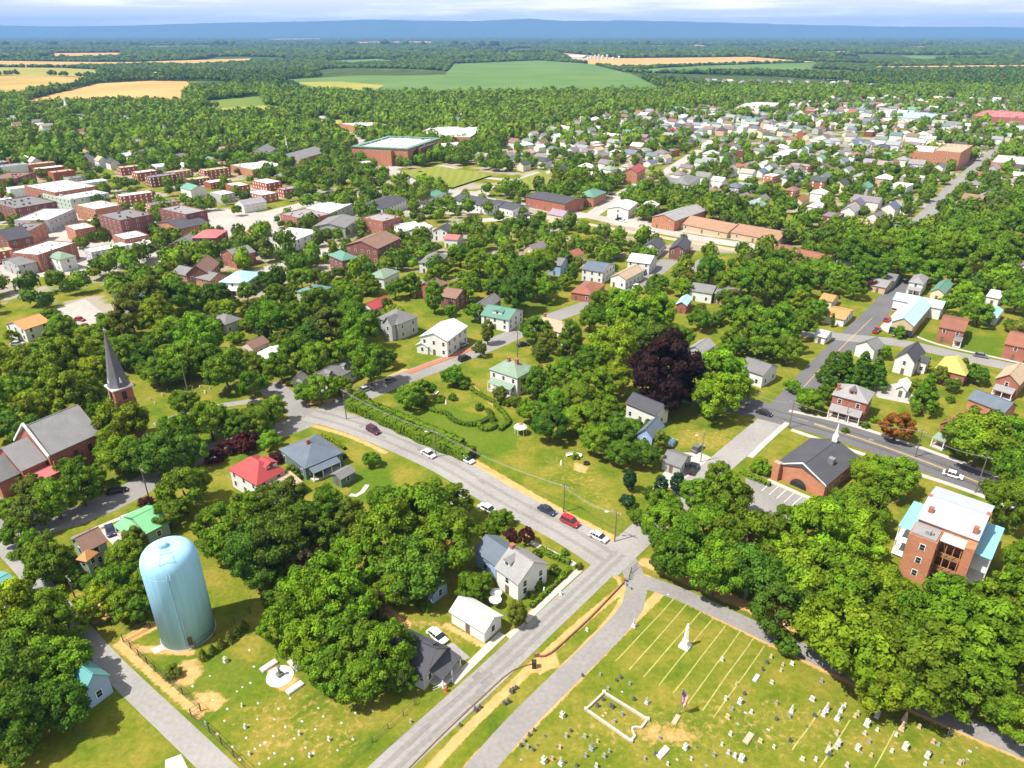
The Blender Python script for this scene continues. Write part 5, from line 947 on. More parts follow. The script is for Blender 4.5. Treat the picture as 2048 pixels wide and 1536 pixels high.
for a in ((747, 864, -42, 'maroon', 'suv', 'maroon car parked against the tall street hedge'), (731, 781, 47, 'silver', 'car', 'silver car parked on the side street above the crossing'), (781, 763, 47, 'grey', 'car', 'dark grey car parked further up the side street behind the silver one'),
    (857, 911, -42, 'white', 'car', 'white car parked along the hedge, left of a pair'), (934, 922, -42, 'white', 'car', 'white car parked along the hedge by its lower end'), (973, 1020, 140, 'white', 'car', 'white car with dark rear window parked by the lower kerb'), (920, 990, 140, 'white', 'car', 'white car mostly hidden by tree leaves at the lower kerb'),
    (1094, 1024, -40, 'dark blue', 'car', 'dark blue car first in the row of three beside the picnic lawn'), (1140, 1047, -40, 'red', 'suv', 'red minivan in the middle of the row beside the picnic lawn'), (1197, 1077, -40, 'white', 'car', 'white car nearest the corner beside the picnic lawn'),
    (1528, 829, -36, 'black', 'car', 'black car driving at the highway crossing'), (1386, 941, 60, 'black', 'pickup_truck', 'black pickup truck parked at the garage end'), (1344, 890, 60, 'teal', 'car', 'teal car on the drive behind the grey garage'), (1905, 953, -37, 'white', 'car', 'white car driving on the highway at right'),
    (221, 1064, -55, 'dark blue', 'car', 'dark blue car on the drive next to the mint green roof'), (253, 1045, -55, 'silver', 'car', 'silver car parked against the mint green roof'), (265, 1068, -55, 'white', 'suv', 'white tall car in front of the mint green roof'), (235, 985, 25, 'black', 'car', 'black car in the shade on the left street'),
    (1774, 642, 48, 'red', 'suv', 'red vehicle in the upper bay of the station forecourt'), (1753, 664, 48, 'red', 'pickup_truck', 'red pickup truck in the lower corner of the station forecourt'), (1791, 618, 50, 'black', 'pickup_truck', 'black pickup truck in the station forecourt'), (1961, 714, -30, 'grey', 'car', 'grey car on the street below the striped lawn'),
    (1881, 676, 55, 'black', 'car', 'black car on the drive of the rust-roofed brick house'), (1046, 692, 20, 'black', 'car', 'black car on the side street by the beige-roofed white house'), (1352, 551, 0, 'white', 'car', 'white car on a yard beside the wood'), (875, 1276, -45, 'white', 'car', 'white car behind the dark slate cottage'),
    (160, 641, -20, 'red', 'car', 'red car in the market car park'), (172, 655, -25, 'purple', 'car', 'purple car in the market car park'), (203, 634, -10, 'black', 'car', 'black car at the edge of the market car park'), (35, 690, 10, 'silver', 'car', 'silver car on grass at the left edge'),
    (579, 556, -30, 'black', 'car', 'black car left of the pale teal house'), (603, 561, -30, 'silver', 'car', 'silver car beyond the pale teal house'), (528, 607, 20, 'dark blue', 'car', 'dark blue car near the small leafy yard'), (731, 553, 20, 'grey', 'car', 'grey car beside the pointed green roof'), (1395, 900, 45, 'grey', 'car', 'grey car by the street lamp drive'),
    (925, 692, 40, 'silver', 'car', 'silver car behind the tall white house')): car(*a)
rc_ = random.Random(4)
for i in range(46):
    px, py = rc_.choice([(rc_.uniform(20, 560), rc_.uniform(395, 545)), (rc_.uniform(620, 960), rc_.uniform(280, 435)), (rc_.uniform(1210, 1550), rc_.uniform(436, 470)), (rc_.uniform(880, 1010), rc_.uniform(285, 320))])
    p = G(px, py)
    if any(math.hypot(p.x - q[0], p.y - q[1]) < q[2] + 2 for q in HPOS): continue
    car(px, py, rc_.choice([50, 140, -40, 230]), rc_.choice(['white', 'white', 'silver', 'grey', 'black', 'red', 'dark blue']), rc_.choice(['car', 'suv']), parts=False, g='cars in the town car parks')
k_ = 0
for PP, hw_ in ROADS:
    if not 3.4 < hw_ < 5: continue
    for i in range(4, len(PP) - 4, 5):
        q = PP[i]; px, py = PX(Vector((q[0], q[1], 0))); d = PP[i+1] - q; d = d / (np.hypot(*d) + 1e-6)
        if not (0 < px < 2048 and 440 < py < 720) or rc_.random() > .3 or k_ > 30: continue
        s_ = rc_.choice([-1, 1]); x_, y_ = q[0] - d[1]*s_*(hw_-1.3), q[1] + d[0]*s_*(hw_-1.3); px, py = PX(Vector((x_, y_, 0))); k_ += 1
        car(px, py, math.degrees(math.atan2(d[1], d[0])), rc_.choice(['white', 'silver', 'grey', 'black', 'red', 'dark blue']), rc_.choice(['car', 'suv']), parts=py > 600, g='cars in the town streets')
# ------------------------------------------------------------------ gravestones and monuments
def slab(w_, t_, h_, top='round'):
    m_ = MB().box(-w_*.65, w_*.65, -t_*.9, t_*.9, 0, .14)
    if top == 'round': pr = [(-w_/2, .14), (w_/2, .14)] + [(w_/2 * math.cos(a), h_ - w_*.3 + w_*.3 * math.sin(a)) for a in [math.pi*k/6 for k in range(7)]]
    else: pr = [(-w_/2, .14), (w_/2, .14), (w_/2, h_-.08), (w_/2-.06, h_), (-w_/2+.06, h_), (-w_/2, h_-.08)]
    k = len(pr); m_.add([(x, -t_/2, z) for x, z in pr] + [(x, t_/2, z) for x, z in pr], [tuple(range(k)), tuple(range(2*k-1, k-1, -1))] + [(i, k+i, k+(i+1) % k, (i+1) % k) for i in range(k)]); return m_.mesh('gravestone', STONEM)
GS = {'s': ('upright gravestone', slab(.52, .2, 1.1)), 'b': ('broad granite gravestone', slab(.85, .28, 1.15, 'flat')), 'f': ('flat grave marker', MB().box(-.35, .35, -.22, .22, 0, .14).box(-.3, .3, -.18, .18, .14, .18).mesh('grave_marker', STONEM)),
      'o': ('small obelisk monument', MB().box(-.55, .55, -.55, .55, 0, .35).box(-.4, .4, -.4, .4, .35, .95).lathe([(.34, .95), (.2, 2.4), (.02, 2.7)], 4).mesh('grave_obelisk', STONEM)),
      'x': ('urn-topped monument', MB().box(-.6, .6, -.6, .6, 0, .35).box(-.42, .42, -.42, .42, .35, 1.5).box(-.52, .52, -.52, .52, 1.5, 1.65).lathe([(.15, 1.65), (.3, 1.95), (.28, 2.15), (.06, 2.3)], 8).mesh('grave_monument', STONEM)),
      'l': ('low grave ledger slab', MB().box(-1.3, 1.3, -.5, .5, 0, .32).box(-1.2, 1.2, -.42, .42, .32, .4).mesh('grave_ledger', STONEM))}
GC = {'w': ('white', (.52, .51, .47)), 'g': ('grey', (.3, .3, .29)), 'd': ('dark', (.09, .09, .095)), 't': ('tan', (.5, .38, .24))}
rg = random.Random(9)
def grave(px, py, k='s', c='g'):
    p = G(px, py); e = ob('gravestone', GS[k][1], None, p, R(50 + rg.uniform(-6, 6)) + (math.pi/2 if k != 'l' else 0), tuple(v * rg.uniform(.85, 1.12) for v in GC[c][1]), scale=rg.uniform(.85, 1.15) * {'f': .62, 's': .8, 'b': .75, 'o': .72, 'x': .6, 'l': .8}[k])
    e.rotation_euler.x = R(rg.uniform(-4, 4)); later(e, GC[c][0] + ' ' + GS[k][0], 'gravestone', 'gravestones of the cemetery', px, py, ('x',))
def GZ(ox, oy, s):
    for it in s.split():
        a = it.split(','); grave(ox + float(a[0]) / 3.523, oy + float(a[1]) / 3.523, a[2] if len(a) > 2 else 's', a[3] if len(a) > 3 else 'g')
GZ(1024, 1100, '''497,890,s,d 620,885,s,g 735,925,s,d 765,905,s,d 677,985,s,g 828,950,s,g 775,1000,f,w 858,1060,s,d 950,1080,o,w 355,1175,x,w 415,1280,s,d 237,1310,f,d 155,1275,s,d 120,1310,s,d 85,1350,s,g 62,1385,s,d 150,1415,s,d 182,1375,f,d
322,1388,f,d 512,1320,b,g 602,1355,s,t 563,1405,o,g 520,1458,s,g 650,1460,s,g 685,1425,s,g 225,1495,x,w 347,1510,o,w 455,1525,s,d 595,1530,s,w 860,540,o,w 1100,315,f,w 800,250,s,g 828,275,b,g 528,570,b,w 1012,1445,s,d 1062,1430,l,w 1097,1515,s,w 1220,1400,x,w 1303,1390,f,d
1262,1480,s,w 1523,1435,s,w 1568,1460,s,w 1615,1482,x,w 1635,1020,s,d 1605,1080,x,w 1550,1130,s,g 1518,1185,b,t 1685,1150,s,w 1765,850,s,d 1795,800,s,d 1720,905,l,w 1505,1055,s,w 1155,1200,l,t 1665,1330,l,t
703,1110,b,d 660,1150,f,t 640,1170,f,t 775,1165,s,g 722,1215,s,g 600,1105,s,d 640,1060,s,d 30,975,b,d 8,990,s,d 1385,1412,f,d 1580,950,s,t 1480,780,s,w''')
GZ(1536, 1100, '''20,760,s,t 168,808,b,w 103,815,s,t 90,855,s,t 25,940,b,w 60,1085,s,g 310,1060,b,w 165,1140,o,w 150,1180,s,g 410,1135,o,w 390,1165,x,w 512,1140,o,w 487,1195,o,w 540,1100,s,w 630,1160,s,t 680,1095,s,g 695,1235,x,w 680,1300,s,w 770,1160,l,w 960,1200,o,t 940,1265,o,t 1063,1255,s,t
1275,1310,x,d 1160,1360,s,t 155,1350,s,d 240,1480,b,w 335,1485,s,w 422,1425,x,w 430,1450,b,d 495,1375,x,w 480,1400,s,w 630,1405,x,w 555,1525,s,w 725,1455,s,t 870,1425,s,w 965,1400,x,w 1120,1460,x,w 1105,1515,s,w 1225,1500,s,g 1345,1510,s,t 1405,1475,f,g 40,1395,s,w 375,930,s,g 118,565,s,w 1470,1395,f,g 610,1180,s,t 900,1310,s,w''')
GZ(512, 1100, '''10,1195,f,w 130,1195,f,w 207,1248,f,w 122,1312,f,w 305,1302,s,w 272,1330,f,w 65,1360,f,w 30,1380,f,w 130,1435,f,w 257,1473,f,w 378,1458,s,w 405,1434,f,w 205,1512,f,w 25,1508,f,w 475,1175,f,w 603,1220,f,w 683,1336,f,w 822,1132,f,w 440,1116,f,w 575,1413,f,w 515,1342,s,w 418,1265,f,w 15,1082,f,w 240,1048,f,w
1090,1215,s,g 1438,1240,s,d 1548,1135,b,d 1578,1115,s,d 1752,1090,s,d 1780,1075,s,d 1800,1005,b,d 325,1210,f,w 90,1470,f,w 350,1395,f,w 160,1120,f,w 700,1150,f,w''')
GZ(0, 1100, '''1590,788,x,w 1480,888,f,w 1358,963,f,w 1765,938,f,w 1708,968,f,w 1670,998,f,w 1602,1122,f,w 1705,1103,s,w 1582,1206,f,w 1450,1228,s,w 1727,1256,s,w 1735,1325,f,w 1640,1388,f,w 1797,1403,f,w 1757,1443,s,w 1790,824,f,w 1758,708,f,w 1530,1300,f,w 1690,1480,f,w 1500,1060,f,w''')
gy = G(330, 805)
for cx, cy in ((335, 782), (352, 786), (370, 780), (385, 778), (400, 775), (420, 778), (345, 796), (300, 800), (310, 808), (325, 792), (390, 788), (410, 786)): grave(cx, cy, rg.choice('sb'), rg.choice('gwt'))
qx = [(1060, 1420), (1200, 1500), (1420, 1440), (1600, 1400), (1900, 1470), (2030, 1530), (1000, 1534)]; Q_ = np.array(qx, float); k_ = 0
RW = [(1000 + 62*a_ + 8 - 15*b_ , 1392 + 14*max(0, a_-7) + 21*b_) for a_ in range(18) for b_ in range(8)]
for gx, gyy in RW:
    if rg.random() < .42: continue
    gx += rg.uniform(-2, 2); gyy += rg.uniform(-2, 2)
    if inpoly(Q_, np.array([gx]), np.array([gyy]))[0] and not (1160 < gx < 1305 and 1380 < gyy < 1490): grave(gx, gyy, rg.choice('ssssbf'), rg.choice('ggdwt')); k_ += 1
# walled plot
cr4 = [G(1172, 1421), G(1262, 1484), G(1295, 1441), G(1208, 1387)]; m_ = MB()
def wallseg(m_, a, b_, th, h_):
    d = (b_ - a).normalized(); n_ = Vector((-d.y, d.x, 0)) * th / 2; m_.prism([a + n_, a - n_, b_ - n_, b_ + n_], 0, h_)
ins = []
for i in range(4):
    a, b_ = cr4[i], cr4[(i + 1) % 4]; d = (b_ - a).normalized()
    if i == 1: wallseg(m_, a + d*.3, a + d * 1.2, .32, .45); wallseg(m_, b_ - d*1.9, b_ - d*.3, .32, .45); ins = (a + d * 1.2, b_ - d * 1.9)
    else: wallseg(m_, a + d*.25, b_ - d*.25, .32, .45)
e = ob('plot_wall', m_.mesh('plot_wall', M('plot_stone', (.5, .43, .36), .9, .2, 1.5))); m2 = MB()
for p_ in cr4: m2.box(p_.x-.27, p_.x+.27, p_.y-.27, p_.y+.27, 0, .6)
ob('corner_post', m2.mesh('corner_post', M('plot_stone', (.5, .43, .36), .9, .2, 1.5)), e); m3 = MB(); a, b_ = ins; mid = (a + b_) / 2; inw = (cr4[0] - cr4[1]).normalized(); P_ = [a + (b_ - a) * k / 6 + inw * 1.1 * math.sin(math.pi * k / 6) for k in range(7)]
for i in range(6): wallseg(m3, P_[i], P_[i+1], .3, .3)
ob('curved_step', m3.mesh('curved_step', M('plot_stone', (.5, .43, .36), .9, .2, 1.5)), e); tag(e, 'low pale stone wall enclosing a rectangular family grave plot', 'grave plot wall')
# tall obelisk
p = G(1370, 1293); zt = zat(p, 1247); e = ob('obelisk', None, None, p, R(50), scale=(.8, .8, 1))
MARB = M('white_marble', (.78, .77, .74), .6, .07, 1.2)
ob('base', MB().box(-1.15, 1.15, -1.15, 1.15, 0, .35).box(-.9, .9, -.9, .9, .35, .75).box(-.65, .65, -.65, .65, .75, 1.8).mesh('base', MARB), e); ob('shaft', MB().lathe([(.6, 1.8), (.36, zt - 1.0), (.3, zt - 1.0)], 4).mesh('shaft', MARB), e)
ob('statue', MB().lathe([(.36, zt-1.0), (.4, zt-.85), (.22, zt-.8), (.26, zt-.5), (.2, zt-.25), (.08, zt-.2), (.13, zt-.08), (.02, zt+.05)], 10).mesh('statue', MARB), e); tag(e, 'tall white marble obelisk with stepped base standing alone among grave rows', 'obelisk')
# flagpole
p = G(1358, 1428); zt = zat(p, 1378); e = ob('flagpole', None, None, p); ob('pole', MB().tube([(0, 0, 0), (0, 0, zt)], [.09, .05], 8).mesh('pole', RIM), e); ob('finial', MB().lathe([(.02, zt), (.12, zt+.12), (.02, zt+.24)], 8).mesh('finial', RIM), e)
FLR = M('flag_red', (.5, .03, .04), .8); FLW = M('flag_white', (.75, .75, .75), .8); FLB = M('flag_blue', (.03, .05, .2), .8); V = []; Fc = []; mi = []; nx, nz2 = 13, 13
for i in range(nx + 1):
    for j in range(nz2 + 1): V.append((.08 + .85 * i/nx + .06*math.sin(j*.9), .16*math.sin(i*.8 + j*.35), zt - .1 - 3.1*j/nz2 - 1.0 * i/nx))
for i in range(nx):
    for j in range(nz2): Fc.append((i*(nz2+1)+j, i*(nz2+1)+j+1, (i+1)*(nz2+1)+j+1, (i+1)*(nz2+1)+j)); mi.append(2 if j < 5 and i < 7 else i % 2)
ob('flag', mesh('flag', V, Fc, [FLR, FLW, FLB], mi), e, (0, 0, 0), R(-20)); tag(e, 'flagpole with limp red white and blue flag in the cemetery', 'flagpole')
# round monument pad
p = G(560, 1353); e = ob('round_monument', None, None, p, R(50)); ob('pad', MB().lathe([(2.3, 0), (2.3, .12), (1.5, .14), (1.5, .3), (.2, .3)], 28).mesh('pad', MARB), e); ob('column', MB().box(-.5, .5, -.5, .5, .3, .9).lathe([(.25, .9), (.2, 2.1), (.36, 2.2), (.1, 2.35)], 10).mesh('column', M('grey_bronze', (.15, .16, .14), .6)), e); tag(e, 'round white stone pad with small grey column in the left cemetery', 'monument')
for px, py, lab in ((538, 1333, 'long white stone slab behind the round monument'), (590, 1331, 'short white stone slab right of the round monument'), (590, 1377, 'grey-topped ledger tomb in front of the round monument')):
    e = ob('stone_slab', GS['l'][1], None, G(px, py), R(48 if px != 590 or py > 1350 else -40), GC['w'][1], scale=1.15); tag(e, lab, 'grave slab')
# ------------------------------------------------------------------ poles, lamps and wires
def pole(px, py, hgt, label, lamp=None, arm=True):
    p = G(px, py); e = ob('utility_pole' if arm else 'street_lamp', None, None, p, R(50)); ob('pole', MB().tube([(0, 0, 0), (0, 0, hgt)], [.16, .1], 8).mesh('pole', POLEW if arm else RIM), e)
    if arm: ob('crossarm', MB().box(-.07, .07, -1.1, 1.1, hgt-1, hgt-.86).mesh('crossarm', POLEW), e); ob('insulator', MB().box(-.05, .05, -1, -.9, hgt-.86, hgt-.66).box(-.05, .05, .9, 1, hgt-.86, hgt-.66).box(-.05, .05, -.3, -.2, hgt-.86, hgt-.66).mesh('insulator', WHITE), e)
    if lamp: a = lamp; ob('lamp_arm', MB().tube([(0, 0, hgt-1.2), (math.cos(a)*.9, math.sin(a)*.9, hgt-.7), (math.cos(a)*2.0, math.sin(a)*2.0, hgt-.6)], .05, 6).mesh('lamp_arm', RIM), e); ob('lamp_head', MB().box(-.35, .35, -.16, .16, -.1, .08).mesh('lamp_head', WHITE), e, (math.cos(a)*2.2, math.sin(a)*2.2, hgt-.6), a)
    tag(e, label, 'utility pole' if arm else 'street lamp', 'utility poles and street lamps'); return Vector((p.x, p.y, hgt - .8))
W_ = []
def wire(a, b_, label, k=3):
    m_ = MB()
    for i in range(k):
        o_ = Vector(((i-1)*.4, 0, 0)) ; m_.tube([a + o_ + (b_ - a) * (t/8) + Vector((0, 0, -1.2 * math.sin(math.pi*t/8))) for t in range(9)], .022, 4)
    tag(ob('power_line', m_.mesh('power_line', M('wire_alloy', (.3, .3, .28), .5))), label, 'power line', 'overhead power lines')
q1 = pole(693, 838, 10, 'wooden utility pole at the crossing above the hedge'); q2 = pole(872, 914, 8.5, 'pole with lamp in the middle of the street hedge', lamp=2.4); q3 = pole(1127, 1024, 8, 'thin wooden pole at the edge of the picnic lawn'); q4 = pole(1229, 1083, 8.5, 'street lamp pole at the corner of the picnic lawn', lamp=2.2)
q5 = pole(299, 1000, 9.5, 'wooden utility pole on the left street near the mint green roof'); q6 = pole(1578, 856, 9, 'wooden utility pole at the highway crossing'); q7 = pole(1830, 914, 8.5, 'wooden utility pole midway along the highway'); q8 = pole(1950, 986, 11, 'wooden utility pole beside the white highway car')
pole(1401, 924, 9, 'street lamp on the street near the grey garage', lamp=2.6, arm=False); q9 = pole(1035, 715, 10, 'tall utility pole on the side street near the green roof'); pole(375, 782, 10, 'pale bare pole in the churchyard', arm=False); q10 = pole(1495, 812, 6, 'short wooden pole at the left end of the highway'); pole(157, 1215, 8, 'utility pole near the bottom left lane bend')
pole(1690, 845, 6, 'small pole opposite the brick foursquare house', arm=False)
wire(q1, q2, 'overhead wires above the left half of the hedge'); wire(q2, q3, 'overhead wires crossing above the lower lawn'); wire(q3, q4, 'overhead wires between the lawn pole and the corner lamp'); wire(q6, q7, 'overhead wires along the upper highway', 2); wire(q7, q8, 'overhead wires along the lower highway', 2); wire(q10, q6, 'overhead wires over the highway crossing', 2); wire(q1, q9, 'overhead wires along the side street', 2)
# ------------------------------------------------------------------ walls and fences
def fence(pts, hgt, mat, label, sp=2.4, rails=(.5, 1), th=.05, name='fence', px=True):
    P = [G(*p) for p in pts]; e = ob(name, None, None, P[0]); m_ = MB(); o0 = P[0]
    for a, b_ in zip(P, P[1:]):
        d = b_ - a; k = max(1, int(d.length / sp))
        for i in range(k): q = a + d * (i / k) - o0; ob('post', MB().box(q.x-th, q.x+th, q.y-th, q.y+th, 0, hgt+.05).mesh('post', mat), e)
        for r_ in rails: m_.tube([a - o0 + Vector((0, 0, hgt*r_)), b_ - o0 + Vector((0, 0, hgt*r_))], th*.55, 4)
    ob('rail', m_.mesh('rail', mat), e); tag(e, label, 'fence', 'fences around the plots')
FM = M('fence_iron', (.05, .05, .045), .7); FW = M('fence_timber', (.32, .22, .13), .85)
fence([(301, 1255), (247, 1284), (312, 1344), (366, 1390), (402, 1422), (383, 1433), (420, 1466), (494, 1540)], 1.8, FM, 'dark wire fence along the bottom left lane beside the cemetery', 2.8, (.1, .5, 1), .06)
fence([(392, 1298), (430, 1272), (470, 1248), (500, 1228), (505, 1205)], 1.8, FM, 'dark wire fence curving around the water tower', 2.8, (.1, .5, 1), .05)
fence([(833, 1392), (830, 1410), (807, 1432), (745, 1485), (685, 1540)], 1.2, FM, 'dark wire fence between the cemetery and the near road', 3, (.3, 1), .05)
fence([(758, 1212), (790, 1240), (803, 1250)], 1.5, FW, 'tan timber fence behind the dark slate cottage', 1.8, (.3, .6, 1), .07); fence([(905, 1365), (880, 1378), (866, 1384)], 1.0, WHITE, 'short white fence by the cottage corner', 1.5, (.5, 1), .05)
fence([(1258, 1160), (1262, 1145), (1275, 1135)], 1.3, DARK, 'black metal gate at the cemetery entrance', 1.2, (.3, .6, 1), .07, 'gate'); fence([(180, 1062), (160, 1078), (140, 1096)], 1, FW, 'timber fence left of the drives', 2, (.5, 1), .05)
e = ob('retaining_wall', None, None, (0, 0, 0)); m_ = MB(); P = dense([G(*q) for q in ((1250, 1163), (1180, 1237), (1098, 1312), (1090, 1318), (1082, 1316), (1072, 1312))], 2)
for a, b_ in zip(P, P[1:]): wallseg(m_, a, b_, .26, .4)
e.location = P[0]; ob('wall', m_.mesh('wall', M('brown_wall_stone', (.22, .12, .07), .9, .25, 1)), e, -P[0]); P0_ = P[0]; m_ = MB(); [m_.box(p_.x-.3, p_.x+.3, p_.y-.3, p_.y+.3, 0, .8) for p_ in (P[0], P[-1])]; ob('end_pier', m_.mesh('end_pier', M('brown_wall_stone', (.22, .12, .07), .9, .25, 1)), e, -P0_); tag(e, 'low brown stone wall between the near road and the upper cemetery lane', 'stone wall')
m_ = MB(); P = dense([G(*q) for q in ((1068, 1328), (1040, 1325), (960, 1398), (890, 1464), (815, 1540))], 2)
for a, b_ in zip(P, P[1:]): wallseg(m_, a, b_, .16, .2)
tag(ob('stone_kerb_wall', m_.mesh('stone_kerb_wall', M('brown_wall_stone', (.22, .12, .07), .9, .25, 1))), 'very low brown stone kerb running down the near road edge', 'stone wall')
for px, py, lab in ((1068, 1335, 'dark pier with bush at the lower end of the brown wall'),): tag(ob('gate_pier', MB().box(-.35, .35, -.35, .35, 0, 1.4).box(-.42, .42, -.42, .42, 1.4, 1.55).mesh('gate_pier', DARK), None, G(px, py)), lab, 'pier')
# ------------------------------------------------------------------ small garden things
for px, py, lab in ((992, 1199, 'white garden parasol behind the corner house, farther of two'), (991, 1213, 'white garden parasol behind the corner house, nearer of two')):
    e = ob('parasol', None, None, G(px, py)); ob('pole', MB().tube([(0, 0, 0), (0, 0, 2.2)], .03, 6).mesh('pole', RIM), e); ob('canopy', MB().lathe([(1.25, 1.85), (.6, 2.15), (.03, 2.35)], 10).mesh('canopy', WHITE), e); ob('table', MB().lathe([(.5, .7), (.5, .74)], 12).mesh('table', WHITE), e); tag(e, lab, 'parasol', 'white garden parasols')
p = G(1041, 868); e = ob('gazebo', None, None, p); ob('roof', MB().lathe([(1.9, 2.3), (1.2, 2.9), (.2, 3.5)], 12).mesh('roof', WHITE), e); ob('roof_centre', MB().lathe([(.75, 3.18), (.1, 3.75)], 12).mesh('roof_centre', M('terracotta', (.4, .15, .08), .8)), e)
for k in range(6): a = k * math.pi / 3; ob('post', MB().box(-.06, .06, -.06, .06, 0, 2.4).mesh('post', WHITE), e, (1.6*math.cos(a), 1.6*math.sin(a), 0))
tag(e, 'small round white gazebo with reddish roof centre beside the lawn', 'gazebo')
for px, py, lab, rz in ((1140, 912, 'white garden bench, left one on the picnic lawn', 20), (1155, 913, 'white garden bench, right one on the picnic lawn', -30), (873, 788, 'long white bench in the upper garden', 70)):
    e = ob('garden_bench', None, None, G(px, py), R(rz)); ob('seat', MB().box(-1.1, 1.1, -.3, .3, .42, .48).mesh('seat', WHITE), e); ob('backrest', MB().box(-1.1, 1.1, .26, .32, .5, 1.0).mesh('backrest', WHITE), e); [ob('leg', MB().box(x-.05, x+.05, -.28, .28, 0, .42).mesh('leg', WHITE), e) for x in (-.95, .95)]; tag(e, lab, 'bench', 'garden benches')
for px, py, lab in ((1173, 928, 'dark fire pit on a dry patch of the picnic lawn'),): tag(ob('fire_pit', MB().lathe([(.8, 0), (.8, .5), (.6, .5), (.55, .15)], 14).mesh('fire_pit', DARK), None, G(px, py)), lab, 'fire pit')
e = ob('fire_hydrant', None, None, G(892, 1383), scale=1.5); ob('barrel', MB().lathe([(.2, 0), (.2, .08), (.14, .1), (.14, .6), (.18, .62), (.1, .78)], 10).mesh('barrel', M('hydrant_red', (.5, .12, .05), .6)), e); ob('side_cap', MB().tube([(-.25, 0, .45), (.25, 0, .45)], .07, 8).mesh('side_cap', M('hydrant_red', (.5, .12, .05), .6)), e); tag(e, 'orange red fire hydrant by the near road kerb', 'fire hydrant')
for px, py, lab in ((1121, 1190, 'white garden statue by the footway of the corner house'), (1088, 1186, 'white garden statue between bushes of the corner house'), (892, 808, 'small white urn in the parterre garden'), (1122, 930, 'thin white statue on the picnic lawn')):
    tag(ob('garden_statue', MB().box(-.25, .25, -.25, .25, 0, .4).lathe([(.2, .4), (.24, .8), (.12, 1.2), (.16, 1.4), (.03, 1.6)], 8).mesh('garden_statue', MARB), None, G(px, py)), lab, 'statue')
# silos of the far farm
for i, (px, w_, hh) in enumerate(((1182, 4, 13), (1190, 4, 17), (1197, 4, 20), (1205, 5, 14), (1214, 4, 18), (1226, 6, 9), (1238, 5, 10), (1176, 6, 8))):
    p = G(px, 119 + (i % 3)); e = ob('silo', MB().lathe([(w_, 0), (w_, hh), (w_*.7, hh+w_*.5), (.2, hh+w_*.7)], 14).mesh('silo', METAL), None, p, 0, (.55, .57, .6)); tag(e, 'pale grey farm silo, %s from the left in the distant cluster' % ['second', 'third', 'fourth', 'fifth', 'sixth', 'seventh', 'eighth', 'first'][i], 'silo', 'silos of the distant farm')
B('low white farm shed left of the distant silos', (1125, 111), (1165, 114), (1178, 110), 7, 3, 'v', roof='w', wall='w', name='farm_shed', cat='barn', sides='')
B('white roofed farm building between the tan and yellow fields', (292, 148), (318, 149), (325, 144), 7, 3, 'v', roof='w', wall='w', name='farm_shed', cat='barn', sides='')
# ------------------------------------------------------------------ the rest of the town
Z = {k: poly_px(v) for k, v in {'down': [(-80, 560), (-80, 335), (470, 345), (640, 400), (700, 440), (560, 475), (300, 500), (100, 600)],
   'town': [(1000, 300), (1100, 250), (1300, 225), (1480, 215), (1700, 200), (2200, 190), (2200, 430), (2020, 400), (1900, 440), (1830, 470), (1700, 470), (1560, 440), (1400, 400), (1250, 375), (1100, 350), (1000, 340)],
   'left': [(-80, 215), (90, 212), (220, 225), (300, 240), (640, 330), (640, 395), (-80, 330)], 'mid': [(640, 440), (900, 410), (1180, 440), (1520, 520), (1560, 600), (1300, 640), (1000, 620), (640, 600)],
   'mid2': [(640, 240), (1000, 235), (1000, 330), (900, 330), (640, 345)], 'farr': [(1350, 160), (1700, 150), (2200, 150), (2200, 195), (1700, 200), (1480, 215)], 'rt': [(1560, 440), (1830, 470), (2020, 400), (2200, 430), (2200, 640), (1560, 600)]}.items()}
LAWN = [poly_px(q) for q in ([(800, 340), (890, 330), (1000, 345), (1095, 340), (1105, 384), (980, 392), (850, 378)], [(1130, 436), (1400, 476), (1520, 512), (1440, 512), (1180, 462), (1120, 455)], [(1050, 960), (1240, 1030), (1280, 1080), (1160, 1060)], [(560, 165), (1335, 165), (1335, 190), (560, 190)])]
def blocked(x, y, r_, treesok=True):
    for P, hw_ in ROADS:
        if P[:, 0].min() - 25 < x < P[:, 0].max() + 25 and P[:, 1].min() - 25 < y < P[:, 1].max() + 25:
            if np.min(np.hypot(P[:, 0] - x, P[:, 1] - y)) < hw_ + r_: return True
    A = np.array([x]), np.array([y])
    return any(inpoly(q, *A)[0] for q in FIELDS + LAWN)
cu, su = math.cos(R(48)), math.sin(R(48)); cand = []; rh_ = random.Random(31)
for iu in range(-70, 105):
    for iv in range(-105, 105):
        u, v = iu * 20.5 + rh_.uniform(-3, 3), iv * 17.0 + rh_.uniform(-3, 3)
        if iu % 5 == 0: continue
        x, y = cu * u - su * v, su * u + cu * v
        if y < 300 or y > 1750 or abs(x) > y * .82 + 20: continue
        A = np.array([x]), np.array([y]); zn = next((k for k, q in Z.items() if inpoly(q, *A)[0]), None)
        pr = {'down': .9, 'town': .86, 'left': .5, 'mid': .3, 'mid2': .22, 'farr': .22, 'rt': .24}.get(zn, 0)
        if rh_.random() > pr: continue
        big = zn in ('down',) or rh_.random() < .07
        r_ = 7.6 if not big else 11
        if blocked(x, y, r_ * .6) or any(math.hypot(x - q[0], y - q[1]) < q[2] + r_ * .8 for q in HPOS): continue
        if any(math.hypot(x - q[0], y - q[1]) < q[2] + 3 for q in TPOS): continue
        cand.append((math.hypot(x, y), x, y, zn, big)); HPOS.append((x, y, r_))
cand.sort(); print('town houses', len(cand))
